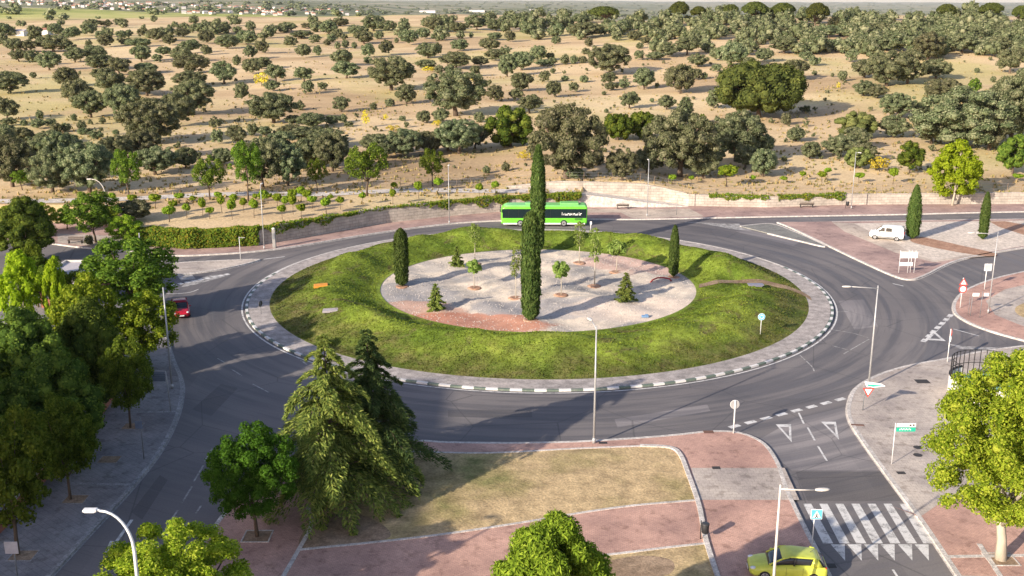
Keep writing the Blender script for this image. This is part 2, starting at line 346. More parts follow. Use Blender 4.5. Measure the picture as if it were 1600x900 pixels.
# ------------------------------------------------------------------ the lie of the land
def XW(px,Y,z=.13): return (px-800)/F*(Y*CP+(H-z)*SP)
WK=[(-400,150),(-90,150),(-60,149.5),(-53,146),(-49.5,134.6)]+[P(px,py,.13) for px,py in[(300,387),(400,382),(430,378),(500,366),(600,348),(700,337),(780,330)]]+[(10.6,160.4),(11.3,164.4),(24,163.6),(27.4,162.2)]+[P(px,py,.13) for px,py in[(1200,323),(1320,319),(1600,317),(1900,316)]]+[(400,166)]
WX=np.array([p[0] for p in WK]); WY=np.array([p[1] for p in WK])
def W(x): return np.interp(x,WX,WY)
DN=np.log(np.array([130,165,250,350,450,550,650,800,1000,1300,2000,4000,8000,14000,24000.]))
UN=np.array([0,350,800,1200,1600.])
ZN=np.array([[2.2,2.9,4.6,8,11.5,14,14.2,16,23,22,15,26,42,45,20],
             [2.2,2.9,4.6,8,11.5,14.5,17,18.5,17,14,5,22,36,40,20],
             [2.2,2.4,4.6,8.5,12.5,16.5,20,20.5,9,-10,-25,-25,-15,5,20],
             [2.2,1.75,4.6,10.5,18,23,17,2,-20,-35,-45,-55,-60,-35,-10],
             [2.2,1.75,5.0,11.5,19.5,23,14,-5,-25,-40,-50,-60,-60,-40,-20]])
def zhill(x,y):
    x=np.asarray(x,float); y=np.asarray(y,float)
    u=np.clip(800+F*x/(y*CP+25*SP),0,1600)
    d=np.log(np.clip(y,131,23000))
    # Catmull-Rom over distance, for every azimuth, then linear across azimuth (smoothed)
    i=np.clip(np.searchsorted(DN,d)-1,0,len(DN)-2); t=(d-DN[i])/(DN[i+1]-DN[i])
    im=np.maximum(i-1,0); ip=np.minimum(i+2,len(DN)-1)
    rows=[]
    for Z in ZN:
        a,b,c,e=Z[im],Z[i],Z[i+1],Z[ip]
        m1=(c-a)/2; m2=(e-b)/2
        rows.append((2*t**3-3*t**2+1)*b+(t**3-2*t**2+t)*m1+(-2*t**3+3*t**2)*c+(t**3-t**2)*m2)
    rows=np.array(rows)
    k=np.clip(np.searchsorted(UN,u)-1,0,3); f=(u-UN[k])/(UN[k+1]-UN[k]); f=f*f*(3-2*f)
    fl=np.broadcast_arrays(k,f,u)[0]
    z=np.take_along_axis(rows,k[None],0)[0]*(1-f)+np.take_along_axis(rows,(k+1)[None],0)[0]*f
    amp=np.clip((y-165)/150,0,1)
    z=z+amp*(.35*np.sin(x*.05+y*.031)+.3*np.sin(x*.11-y*.06+1)+.12*np.sin(x*.31+2)*np.sin(y*.27))
    z=z+np.clip((y-900)/2000,0,1)*(5*np.sin(x*.0042+y*.0013)+4*np.sin(x*.0085-y*.0022+2))
    # the upper terrace behind the path wall
    w=np.interp(u,[770,870,1000,1060,1110],[0,1,1,.15,0]); st=np.clip((y-164.6)/1.2,0,1)
    return z+1.15*w*st*np.clip((260-y)/80,0,1)
def ground(x,y):
    if y<=float(W(x)): return 0.0
    return float(zhill(np.array([x]),np.array([y]))[0])
TT=[120.0]
while TT[-1]<20000: TT.append(TT[-1]+max(.4,TT[-1]*.003))
TT=np.array(TT)
def PT(px,py):                # where the sight line through a photo pixel meets the hillside
    d=ray(px,py)
    def first(t):
        x,y,z=d[0]*t,d[1]*t,H+d[2]*t
        k=np.nonzero((y>W(x))&(z<zhill(x,y)))[0]; return k[0] if len(k) else None
    k=first(TT)
    if k is None: return None
    t=np.linspace(TT[max(k-1,0)],TT[k],40); j=first(t); t=t[j if j is not None else -1]
    x,y=d[0]*t,d[1]*t; return (x,y,ground(x,y))
KX=.0036
cx=np.concatenate([np.linspace(-400,-110,20)[:-1],np.linspace(-110,-52,40)[:-1],np.linspace(-52,40,110)[:-1],np.linspace(40,120,60)[:-1],np.linspace(120,400,20)])
cx=np.unique(np.concatenate([cx,WX[(WX>-110)&(WX<120)]]))
ss=[-140.,-.012,0.]; a=0; st=.7
while a<22000: a+=st; st*=1.032; ss.append(a)
ss=np.array(ss); GX=[];GY=[];GZ=[]
for i,s in enumerate(ss):
    w=W(cx); y=w+s+np.clip(s/60,0,1)*(160-w)
    x=cx*(1+KX*max(s,0)); z=zhill(x,y) if s>=0 else np.full_like(x,-.3)
    GX.append(x);GY.append(y);GZ.append(z)
nc=len(cx); V=np.stack([np.concatenate(GX),np.concatenate(GY),np.concatenate(GZ)],1)
Fc=[(r*nc+c,r*nc+c+1,(r+1)*nc+c+1,(r+1)*nc+c) for r in range(len(ss)-1) for c in range(nc-1)]
me=bpy.data.meshes.new('terrain'); me.from_pydata(V.tolist(),[],Fc); me.materials.append(M['hill'])
me.polygons.foreach_set('use_smooth',[True]*len(Fc))
terrain=tag(link('terrain',me),'dry grass hillside rising behind the roundabout to a wooded ridge',None,None,'structure')
# ------------------------------------------------------------------ roads and pavements
def pp(pts,z): return [P(a,b,z) for a,b in pts]
ZP=.13
m=MB().poly([(-190,22),(190,22),(190,170),(-190,170)],0.0)
tag(m.build('road',M['asphalt']),kind='structure')
def pavement(name, edge, back, mat, kerbmat='kerb_stone', ksm=True, kw=.28):
    e=pp(edge,ZP); e=smooth_line(e,5) if ksm else e
    b=pp(back,ZP) if back and not isinstance(back[0][1],float) else back
    tag(MB().poly(e+b,-.1,ZP).build(name,M[mat]),kind='structure')
    k=MB().ribbon(e,kw,-.08,ZP+.012,side=0); tag(k.build('kerb',M[kerbmat]),kind='structure')
    g=MB().ribbon(e,.5,.003); tag(g.build('gutter',M['kerb_stone' if kerbmat=='kerb_stone' else 'dark_kerb']),kind='structure')
    return e
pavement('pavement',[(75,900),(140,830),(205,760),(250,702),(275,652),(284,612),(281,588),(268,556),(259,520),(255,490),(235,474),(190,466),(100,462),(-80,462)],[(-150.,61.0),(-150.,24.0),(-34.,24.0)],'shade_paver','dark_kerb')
S2=pavement('pavement',[(210,960),(290,880),(345,810),(390,752),(440,722),(520,703),(640,689),(700,691),(800,692),(900,690),(1000,684),(1060,679),(1110,674),(1155,676),(1192,692),(1214,722),(1228,762),(1250,810),(1278,865),(1310,930)],[(1340,1000),(150,1000)],'red_paver')
S3=pavement('pavement',[(1530,945),(1497,897),(1440,812),(1390,745),(1346,684),(1329,655),(1327,632),(1338,606),(1372,586),(1420,571),(1480,560),(1560,545),(1720,528)],[(1990,520),(2100,960)],'grey_paver')
pavement('traffic_island',[(1960,352),(1760,390),(1600,424),(1545,438),(1510,453),(1495,467),(1491,482),(1500,495),(1535,512),(1600,531),(1720,560)],[(1900,560)],'red_paver')
S5=pavement('traffic_island',[(1215,347),(1240,357),(1290,381),(1340,405),(1396,430),(1422,436),(1444,430),(1500,405),(1600,386),(1760,362),(1760,342),(1600,342),(1450,344),(1300,346)],[],'pink_paver')
S6=pavement('traffic_island',[(1157,353),(1180,350.5),(1205,349.5),(1230,357),(1290,384),(1250,376),(1200,364)],[],'cobble')
S8=pavement('pavement',[(-60,372),(60,378),(120,385),(200,392),(270,398.5),(330,397),(400,392),(470,383),(560,368),(650,355),(720,347.5),(790,344),(920,342),(1000,342),(1200,338),(1400,334.5),(1600,330),(1900,326)],[(60.+90,164.0),(60.,163.0),(27.5,162.6),(24.,163.9),(11.,164.0)]+[(x,float(W(x))+.15) for x in (10.,0.,-5.,-10.,-20.,-30.,-35.,-40.,-48.9,-53.,-59.)]+[(-110.,149.0)],'pink_paver')
pavement('traffic_island',[(265,427),(268,413),(300,409),(393,405),(399,407.5),(345,420),(277,429)],[],'grey_paver')
def sheet(name, pts, mat, z, sm=False, kind='structure'):
    q=pp(pts,z); q=smooth_line(q,5,True) if sm else q
    return tag(MB().poly(q,z).build(name,M[mat]),kind=kind)
# lawn and paths inside the nearest pavement
LAWN=[(470,858),(500,790),(560,735),(620,706),(760,709),(900,702),(1010,698),(1045,700),(1062,712),(1073,738),(1085,781),(1000,788),(930,797),(820,815),(700,833),(590,846)]
sheet('lawn',LAWN,'lawn_dry',ZP+.004)
sheet('lawn',[(778,905),(800,886),(870,872),(950,866),(1040,855),(1106,848),(1122,905)],'lawn_dry',ZP+.004)
sheet('bare_ground',[(905,900),(940,880),(1000,868),(1050,876),(1035,900)],'bare_soil',ZP+.008,True)
sheet('bare_ground',[(470,856),(488,815),(540,800),(590,815),(610,838),(560,850)],'bare_soil',ZP+.008,True)
sheet('pavement',[(1080,731),(1226,731),(1249,781),(1093,781)],'grey_paver',ZP+.004)
for pts in ([(1000,697),(1045,699.5),(1062,710),(1074,738),(1092,790),(1103,845),(1124,910)],):
    tag(MB().ribbon(smooth_line(pp(pts,ZP),6),.3,ZP-.05,ZP+.10).build('lawn_edging',M['kerb_stone']),kind='structure')
for pts,w in (([(470,859),(590,847),(700,834),(820,816),(930,798),(1000,789),(1085,782)],.2),([(620,705),(760,708),(900,701),(1000,697)],.2),([(440,905),(465,862),(486,820),(480,790)],.25),([(780,888),(870,873),(950,867),(1040,856),(1106,849)],.2)):
    tag(MB().ribbon(smooth_line(pp(pts,ZP),5),w,ZP-.05,ZP+.035).build('lawn_edging',M['kerb_stone']),kind='structure')
# right-hand pavement: red pavers by the crossing, seams of lighter stone
sheet('pavement',[(1392,790),(1437,808),(1470,785),(1600,770),(1760,760),(1760,905),(1500,899),(1438,806)],'red_paver',ZP+.004)
tag(MB().ribbon(pp([(1478,870),(1600,868),(1720,866)],ZP),.3,ZP,ZP+.02).build('paver_seam',M['kerb_stone']),kind='structure')
tag(MB().ribbon(pp([(1530,850),(1566,905)],ZP),.3,ZP,ZP+.022).build('paver_seam',M['kerb_stone']),kind='structure')
# the triangle with the parked van: pale gravel bed and strips of red mulch
sheet('gravel_bed',[(1335,349),(1450,346.5),(1600,344.5),(1740,345),(1740,362),(1600,384),(1560,391),(1460,407),(1425,396),(1400,380),(1360,362)],'pale_gravel',ZP+.006)
sheet('mulch_bed',[(1424,372),(1440,370),(1500,383),(1556,396),(1540,400),(1480,391),(1428,379)],'red_mulch',ZP+.012,True)
sheet('mulch_bed',[(1546,346),(1570,345.5),(1640,358),(1640,372),(1600,367),(1560,354)],'red_mulch',ZP+.012)
sheet('pavement',[(1300,347),(1335,348.5),(1420,376),(1432,383),(1545,400),(1500,404),(1460,410),(1400,395),(1320,362)],'sand_paver',ZP+.004)
sheet('pavement',[(1540,470),(1570,452),(1640,436),(1700,430),(1700,520),(1600,510),(1555,492)],'grey_paver',ZP+.006)
sheet('gravel_bed',[(1590,478),(1620,470),(1660,478),(1660,495),(1610,498),(1588,489)],'lawn_dry',ZP+.012,True)
sheet('pavement',[(918,326),(1000,327),(1078,326),(1100,338),(1000,341),(985,340),(970,332),(918,332)],'sand_paver',ZP+.004)
sheet('pavement',[(240,387),(235,393),(140,384),(90,379),(90,365),(170,368)],'grey_paver',ZP+.004)
# ------------------------------------------------------------------ road repairs
for pts,mt in (([(1180,690),(1242,655),(1328,634),(1328,652),(1345,684),(1386,735),(1237,735),(1214,715)],'old_asphalt'),([(1243,737),(1388,737),(1420,783),(1262,783)],'new_asphalt'),([(300,640),(345,600),(372,606),(330,650)],'new_asphalt'),([(700,640),(830,640),(832,652),(700,652)],'new_asphalt'),([(960,655),(1105,632),(1110,642),(965,668)],'old_asphalt'),([(1310,470),(1350,468),(1372,510),(1335,515)],'old_asphalt'),([(520,368),(600,352),(604,357),(524,374)],'old_asphalt'),([(205,800),(250,742),(262,750),(222,812)],'new_asphalt'),([(1160,357),(1250,378),(1240,384),(1150,362)],'old_asphalt')):
    sheet('road_patch',pts,mt,.0025)
# ------------------------------------------------------------------ markings
mk=[]
def mark(pts, mat='road_paint', z=.007):
    sheet('road_marking',pts,mat,z)
b0=[(1255,787),(1281,787),(1306,787),(1331,787),(1356,787),(1381,787),(1405,787)]
for i in range(7):
    xt=1255+i*25.1; xb=1286+i*25.9+(i>3)*1.5
    mark([(xt,787),(xt+12.5,787),(xb+16,849),(xb,849)])
    if i<6: mark([(xb+12,850.5),(xb+34,850.5),(xb+34.5,876)])
def dashes(a,b,n,fill,w,mat='road_paint',z=.007):
    A=P(*a,z); B=P(*b,z); mb=MB()
    for i in range(n):
        f0=i/n; f1=(i+fill)/n
        q=[(A[0]+(B[0]-A[0])*f,A[1]+(B[1]-A[1])*f) for f in(f0,f1)]; mb.ribbon(q,w,z)
    tag(mb.build('road_marking',M[mat]),kind='structure')
dashes((1140,668),(1328,620),8,.62,.45); dashes((1442,534),(1489,489),7,.62,.5); dashes((268,446),(362,427),9,.6,.7)
def line(pts,w=.14,mat='road_paint',z=.0092,sm=True):
    q=pp(pts,z); q=smooth_line(q,5) if sm and len(q)>2 else q
    tag(MB().ribbon(q,w,z).build('road_marking',M[mat]),kind='structure')
def tri(pts,w=.22):
    q=pp(pts,.007); cxy=(sum(p[0] for p in q)/3,sum(p[1] for p in q)/3); s=[(cxy[0]+(p[0]-cxy[0])*f,cxy[1]+(p[1]-cxy[1])*f) for f in(1,.55) for p in q]
    for i in range(3): j=(i+1)%3; tag(MB().poly([s[i],s[j],s[3+j],s[3+i]],.0115).build('road_marking',M['road_paint']),kind='structure')
tri([(1212,663),(1236,663),(1237,691)]); tri([(1283,659),(1306,659),(1311,687)])
line([(1248,645),(1256,662)]); line([(1262,668),(1273,688)]); line([(1278,697),(1292,720)]); line([(1395,890),(1405,905)])
line([(1490,489),(1452,530)],.05)
tri([(1445,531),(1478,533),(1458,516)],.3)
sheet('road_marking',[(1478,536),(1505,541),(1560,543),(1553,548),(1500,545)],'worn_paint',.007)
line([(1490,514),(1530,525)],.15); line([(1395,443),(1412,447)],.18)
for p in ([(1285,513),(1330,520),(1358,528)],[(1358,530),(1335,543),(1318,553)],[(1250,555),(1268,572),(1272,580)],[(1300,540),(1330,548)],[(1263,480),(1300,487),(1330,486)]): line(p,.12,'worn_paint')
line([(1155,352.5),(1130,350),(1070,347)],.5,'worn_paint'); sheet('road_marking',[(1095,349),(1155,349.5),(1160,355),(1200,361),(1150,359)],'worn_paint',.006)
for a,b in (((278,797),(262,820)),((300,760),(284,786)),((318,727),(303,752)),((332,700),(320,721)),((262,822),(252,838)),((297,812),(281,833)),((314,790),(306,802))): line([a,b],.13,'worn_paint')
line([(206,812),(182,846)],.2); sheet('road_marking',[(186,846),(172,845),(163,866),(180,855)],'road_paint',.007)
for a,b in (((340,560),(352,567)),((362,577),(378,587)),((466,560),(480,570)),((395,600),(420,613))): line([a,b],.13,'worn_paint')
line([(412,405),(445,401)],.25); line([(245,457),(268,459),(295,457),(310,452)],.12)
sheet('road_marking',[(277,431),(300,429),(306,436),(283,438)],'worn_paint',.006)
sheet('road_marking',[(283,449),(300,446),(345,434),(360,428),(330,430),(290,441)],'worn_paint',.006)
line([(1200,343),(1400,340),(1600,337)],.12,'worn_paint'); line([(480,385),(560,371),(640,359)],.1,'worn_paint')
# ------------------------------------------------------------------ the roundabout island
def arc(r,a0=0,a1=2*PI,n=160): return [(CX+r*math.cos(a0+(a1-a0)*k/n),CY+r*math.sin(a0+(a1-a0)*k/n)) for k in range(n+(a1-a0<6.28))]
tag(MB().ribbon(arc(31.8),.16,.006,closed=True).build('road_marking',M['road_paint']),kind='structure')
kb=MB(); NK=98
for i in range(NK):
    a0=2*PI*i/NK
    if math.sin(a0)>.3: kb.cur=2; kb.ribbon(arc(31.32,a0,a0+2*PI/NK,4),.28,-.05,.16); continue
    kb.cur=0; kb.ribbon(arc(31.32,a0,a0+PI/NK,3),.28,-.05,.16); kb.cur=1; kb.ribbon(arc(31.32,a0+PI/NK,a0+2*PI/NK,3),.28,-.05,.16)
tag(kb.build('kerb',[M['kerb_white'],M['kerb_green'],M['kerb_stone']]),kind='structure')
tag(MB().ribbon(arc(30.07),2.16,-.05,.155,closed=True).build('pavement',M['ring_concrete']),kind='structure')
PATH_XY=smooth_line([P(px,py,.55) for px,py in [(1092,448),(1130,441),(1180,438),(1220,443),(1250,452),(1268,461)]],8)     # the footpath leaves through a dip in the bank
PXS=np.array([p[0] for p in PATH_XY]); PYS=np.array([p[1] for p in PATH_XY])
def zmound(x,y):
    dx,dy=x-CX,y-CY; r=math.hypot(dx,dy); th=math.atan2(dy,dx)
    und=.22*math.sin(3*th+1)+.22*math.sin(7*th+.5)+.14*math.sin(13*th+2)+.08*math.sin(23*th)
    crest=1.95+und*1.15+.15*math.sin(th)
    if r>22.8: f=min(1,(29.0-r)/6.2); f=f*f*(3-2*f)*.55+f*.45; z=.15+(crest-.15)*f
    else: f=min(1,(22.8-r)/5.2); f=f*f*(3-2*f); z=crest+(.55-crest)*f
    if r<18.2: z=.60+(z-.60)*max(0,(r-17.7)/.5)
    if x>PXS[0]-4:
        dy=y-float(np.interp(x,PXS,PYS)); w=math.exp(-(dy/(6.0 if dy<0 else 2.2))**4)*min(1,max(0,(x-PXS[0]+4)/4)); base=.15+.45*min(1,max(0,(29-r)/9))
        z=z+(min(z,base)-z)*w
    return z+.10*math.sin(x*1.1+y*.4)*math.sin(y*.9-x*.3)*max(0,min(1,(r-18)/2,28-r))
mb=MB(); nr,na=44,256
for i in range(nr):
    r=29.05-(29.05-17.3)*i/(nr-1)
    for k in range(na):
        x,y=CX+r*math.cos(2*PI*k/na),CY+r*math.sin(2*PI*k/na); mb.v.append((x,y,zmound(x,y)))
for i in range(nr-1):
    for k in range(na): mb.f.append([i*na+k,i*na+(k+1)%na,(i+1)*na+(k+1)%na,(i+1)*na+k]); mb.m.append(0)
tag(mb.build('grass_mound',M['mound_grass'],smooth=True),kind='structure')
def zisl(x,y):
    r=math.hypot(x-CX,y-CY)
    return .56+min(1,max(0,(17.4-r)/3))*(.14*math.sin(x*.45+1)*math.sin(y*.4)+.10*math.sin(x*.9+y*.7)+.05*math.sin(x*2.1-y*1.7))
mb=MB(); nr,na=40,160
for i in range(nr):
    r=17.75*(1-i/nr)
    for k in range(na):
        x,y=CX+r*math.cos(2*PI*k/na),CY+r*math.sin(2*PI*k/na); mb.v.append((x,y,zisl(x,y)))
for i in range(nr-1):
    for k in range(na): mb.f.append([i*na+k,i*na+(k+1)%na,(i+1)*na+(k+1)%na,(i+1)*na+k]); mb.m.append(0)
mb.v.append((CX,CY,zisl(CX,CY)))
for k in range(na): mb.f.append([(nr-1)*na+k,(nr-1)*na+(k+1)%na,len(mb.v)-1]); mb.m.append(0)
tag(mb.build('gravel_bed',M['island_gravel'],smooth=True),kind='structure')
q=[]
for px,py in [(1092,448),(1130,441),(1180,438),(1220,443),(1250,452),(1268,461)]: q.append(P(px,py,.55))
q=smooth_line(q,8); mb=MB()
for i,(x,y) in enumerate(q):
    for o in(-.75,-.25,.25,.75): mb.v.append((x+.2*o,y+o,zmound(x+.2*o,y+o)+.05))
for i in range(len(q)-1):
    for j in range(3): mb.f.append([i*4+j,(i+1)*4+j,(i+1)*4+j+1,i*4+j+1]); mb.m.append(0)
tag(mb.build('footpath',M['bare_soil'],smooth=True),kind='structure')
# ------------------------------------------------------------------ retaining walls, terrace path
def wall(name,pts,top,mats,label,thick=.45):
    mb=MB(); n=len(pts)
    for (x,y),zt in zip(pts,top):
        mb.v+= [(x,y-thick,-.1),(x,y-thick,zt),(x,y+.12,zt),(x,y+.12,-.1)]
    for i in range(n-1):
        for j in range(3): mb.f.append([i*4+j,(i+1)*4+j,(i+1)*4+j+1,i*4+j+1]); mb.m.append(0)
    mb.f.append([0,1,2,3]); mb.f.append([n*4-1,n*4-2,n*4-3,n*4-4]); mb.m+=[0,0]
    return tag(mb.build(name,M[mats]),label,'wall')
xs=np.linspace(-49.3,10.55,70); w1=[(x,float(W(x))) for x in xs]
wall('stone_wall',w1,[ground(x,float(W(x))+.3)+.12 for x in xs],'wall_stone','long pale stone retaining wall hung with creeper behind the green bus')
xs2=np.concatenate([np.linspace(-1,11.2,10),np.linspace(11.4,27.4,22),np.linspace(28,140,70)])
w2=[(x,max(float(W(x)),164.45) if x<11.3 else float(W(x))) for x in xs2]
wall('stone_wall',w2,[float(zhill(np.array([x]),np.array([max(y+1.3,165.9) if x<27.4 else y+.3]))[0])+.12 for x,y in w2],'wall_stone','sunlit pale stone retaining wall running right behind the upper road')
# ramp path between the two walls
mb=MB()
for x,zt,y0 in ((9.5,2.32,160.0),(12,2.0,160.6),(17,1.35,160.6),(22,.72,160.6),(27.3,.14,160.9)):
    mb.v+=[(x,y0,-.05),(x,y0,zt),(x,164.3,zt)]
for i in range(4):
    for j in range(2): mb.f.append([i*3+j,(i+1)*3+j,(i+1)*3+j+1,i*3+j+1]); mb.m.append(0)
tag(mb.build('path',M['path_concrete']),kind='structure')
q=[PT(px,py)[:2] for px,py in [(-120,314),(0,315),(100,314),(200,311),(300,306),(400,303),(500,304),(640,298)]]+[(-3,162.2),(5,162.6),(10,162.6)]
q=smooth_line(q,10); mb=MB()
for i,(x,y) in enumerate(q):
    for o in(-1.5,-.5,.5,1.5): mb.v.append((x,y+o,ground(x,y+o)+.07))
for i in range(len(q)-1):
    for j in range(3): mb.f.append([i*4+j,(i+1)*4+j,(i+1)*4+j+1,i*4+j+1]); mb.m.append(0)
tag(mb.build('path',M['path_concrete'],smooth=True),kind='structure')
EXPO=1.0
# ------------------------------------------------------------------ foliage
def fast_mesh(name, V, quads=None, mats=None, extra=None):
    """V: (4n,3) loose quads; extra: (verts, faces) of solid geometry put in front of them."""
    V=np.asarray(V,float).reshape(-1,3); nq=len(V)//4
    vs=V; loops=np.arange(len(V)); start=np.arange(nq)*4; tot=np.full(nq,4); mi=np.zeros(nq,int); sm=np.zeros(nq,bool)
    if extra is not None:
        ev,ef=extra; ev=np.asarray(ev,float); b=len(vs); vs=np.concatenate([vs,ev])
        fl=np.concatenate([np.asarray(f)+b for f in ef]); ft=np.array([len(f) for f in ef]); fs=np.concatenate([[0],np.cumsum(ft)[:-1]])+len(loops)
        loops=np.concatenate([loops,fl]); start=np.concatenate([start,fs]); tot=np.concatenate([tot,ft]); mi=np.concatenate([mi,np.zeros(len(ft),int)]); sm=np.concatenate([sm,np.ones(len(ft),bool)])
    me=bpy.data.meshes.new(name); me.vertices.add(len(vs)); me.vertices.foreach_set('co',vs.astype(np.float32).ravel())
    me.loops.add(len(loops)); me.loops.foreach_set('vertex_index',loops.astype(np.int32))
    me.polygons.add(len(start)); me.polygons.foreach_set('loop_start',start.astype(np.int32)); me.polygons.foreach_set('loop_total',tot.astype(np.int32))
    me.polygons.foreach_set('use_smooth',sm)
    me.update(calc_edges=True)
    for m in (mats if isinstance(mats,(list,tuple)) else [mats]): me.materials.append(m)
    return me
bm=bmesh.new(); bmesh.ops.create_icosphere(bm,subdivisions=2,radius=1); ICO_V=np.array([v.co[:] for v in bm.verts]); ICO_F=[[v.index for v in f.verts] for f in bm.faces]; bm.free()
bm=bmesh.new(); bmesh.ops.create_icosphere(bm,subdivisions=1,radius=1); ICO1_V=np.array([v.co[:] for v in bm.verts]); ICO1_F=[[v.index for v in f.verts] for f in bm.faces]; bm.free()
def unit(a): return a/np.maximum(np.linalg.norm(a,axis=-1,keepdims=True),1e-9)
def quads(c, nrm, size, r, el=1.0, up=None):
    """leaf quads (kite shaped) at points c facing nrm."""
    n=len(c); t=r.normal(size=(n,3)) if up is None else up+r.normal(size=(n,3))*.35
    t=unit(t-nrm*np.sum(t*nrm,1,keepdims=True)); b=np.cross(nrm,t)
    s=(size*(.6+.8*r.random(n)))[:,None]
    return np.stack([c-t*s*el*.5, c+b*s*.42-t*s*el*.05, c+t*s*el*.55, c-b*s*.42-t*s*el*.05],1).reshape(-1,3)
def clump_leaves(cl, n, size, r, jit=.55, el=1.2, low=-.6, inner=.55):
    """cl: (k,6) centre + radii; leaves on the clump shells, those buried inside other clumps dropped."""
    a=(cl[:,3]*cl[:,4]); pk=r.choice(len(cl),size=int(n*1.7),p=a/a.sum())
    d=unit(r.normal(size=(len(pk),3))); d[:,2]=np.where(d[:,2]<low,-d[:,2],d[:,2])
    rad=(.72+.36*r.random(len(pk)))[:,None]
    p=cl[pk,:3]+d*cl[pk,3:]*rad
    keep=np.ones(len(p),bool)
    for k in range(len(cl)):
        q=np.sum(((p-cl[k,:3])/cl[k,3:])**2,1); keep&=~((q<inner*inner)&(pk!=k))
    p=p[keep][:n]; d=d[keep][:n]
    nr=unit(d/1.0+np.array([0,0,.25])+r.normal(size=d.shape)*jit)
    return quads(p,nr,size,r,el)
def cores(cl, f, low=False, r=None):
    B,Fx=(ICO1_V,ICO1_F) if low else (ICO_V,ICO_F); vs=[];fs=[]
    for c in cl:
        b=len(vs)*len(B); w=B*c[3:]*f
        if r is not None: w=w*(1+.12*r.normal(size=(len(B),1)))
        vs.append(c[:3]+w); fs+=[[i+b for i in q] for q in Fx]
    return np.concatenate(vs),fs
def dome(r, k, asp, rc=(.13,.2), zb=.12, top=1.0, squash=1.0, fill=.25, taper=0.0):
    """k clumps filling an ellipsoid crown 1 wide and asp tall whose underside is at zb*asp."""
    out=[]; zc=(zb*asp+asp*top)/2; rz=(asp*top-zb*asp)/2
    for i in range(k):
        u=1-2*(i+.5)/k; th=i*2.399963+r.random()*.7; s=math.sqrt(max(0,1-u*u))
        q=rc[0]+(rc[1]-rc[0])*r.random(); f=1.0 if r.random()>fill else .35+.4*r.random()
        f*=.86+.24*r.random()
        tp=1-taper*max(0,u)
        out.append([s*math.cos(th)*(.5-q*.8)*f*tp, s*math.sin(th)*(.5-q*.8)*f*tp, zc+u*(rz-q*.7)*f, q,q,q*squash])
    return np.array(out)
def trunk_mesh(name, cl, asp, r0, r, mat, limbs=6, split=.3, lean=.03, top=None):
    mb=MB(); zt=asp*(top or .6); lx,ly=r.normal()*lean,r.normal()*lean
    sp=asp*split
    mb.tube([(0,0,-.03),(lx*.3,ly*.3,sp*.5),(lx,ly,sp),(lx*1.4,ly*1.4,zt)],[r0*1.35,r0,r0*.9,r0*.25],8)
    idx=r.choice(len(cl),size=min(limbs,len(cl)),replace=False)
    for i in idx:
        c=cl[i]; z0=sp*(.75+.35*r.random()); mid=((lx+c[0])*.5,(ly+c[1])*.5,(z0+c[2])*.5+.02*asp)
        mb.tube([(lx*.9,ly*.9,z0),mid,(c[0]*.92,c[1]*.92,c[2])],[r0*.55,r0*.4,r0*.15],6)
    me=bpy.data.meshes.new(name); me.from_pydata(mb.v,[],mb.f); me.materials.append(mat)
    me.polygons.foreach_set('use_smooth',[True]*len(me.polygons)); return me
PROTO={}
def proto(kind, asp, crown, trunk): PROTO.setdefault(kind,[]).append((asp,crown,trunk))
def round_kind(kind, n, leafmat, k, nl, ls, asp, rc, zb, core=.8, r0=.03, bark='bark', low=False, seed=0, jit=.55, el=1.2, lowang=-.6, split=.3, **kw):
    for i in range(n):
        r=np.random.default_rng(seed*100+i+1); a=asp*(.92+.16*r.random()) if n>1 else asp
        cl=dome(r,k,a,rc,zb+(.10*r.random() if kind in('oak_mid','oak_near') else 0),**kw); ex=cores(cl,core,low,r) if core else None
        crown=fast_mesh('crown',clump_leaves(cl,nl,ls,r,jit,el,lowang),None,M[leafmat],ex)
        tr=None if low else trunk_mesh('trunk',cl,a,r0,r,M[bark],split=split)
        proto(kind,a,crown,tr)
round_kind('oak_far',6,'oak_leaf',22,2000,.050,.76,(.11,.20),.04,.72,low=True,seed=1,squash=.8,jit=.85,fill=.35)
round_kind('oak_mid',7,'oak_leaf',64,9500,.027,.78,(.07,.145),.07,.70,seed=2,r0=.035,squash=.8,fill=.4,jit=.85)
round_kind('oak_near',5,'oak_leaf',140,26000,.0175,.80,(.045,.105),.07,.70,seed=3,r0=.035,squash=.82,fill=.42,jit=.85)
round_kind('oak_bright',3,'bright_oak_leaf',46,5200,.032,.85,(.09,.15),.06,.84,seed=4,r0=.035,fill=.3)
round_kind('shrub',4,'oak_leaf',14,1100,.07,.85,(.14,.24),.0,.7,low=True,seed=5,jit=.85)
round_kind('greenbush',3,'deep_pine_leaf',40,5200,.034,.85,(.09,.15),.02,.85,seed=6,r0=.03,el=1.8)
round_kind('youngpine',3,'deep_pine_leaf',30,4200,.035,1.05,(.10,.16),.12,.82,seed=7,r0=.025,el=2.0)
round_kind('ball',4,'gold_leaf',16,1300,.085,1.55,(.16,.24),.5,.8,seed=8,r0=.028,lowang=-.9,split=.55)
round_kind('decid',4,'street_leaf',46,6000,.030,1.15,(.06,.115),.3,.3,seed=9,r0=.022,split=.33,fill=.4)
round_kind('bigdark',4,'dark_leaf',110,20000,.024,1.45,(.08,.14),.05,.75,seed=10,r0=.03,fill=.3,taper=.35)
round_kind('street',4,'street_leaf',80,14000,.026,1.35,(.06,.12),.22,.45,seed=11,r0=.02,fill=.35,split=.26)
round_kind('gold',3,'gold_leaf',80,14000,.026,1.3,(.06,.12),.2,.45,seed=12,r0=.02,fill=.35,split=.24)
round_kind('lime',2,'lime_leaf',56,8000,.036,1.25,(.08,.13),.12,.6,seed=13,r0=.02,taper=.55,bark='pale_bark',split=.2)
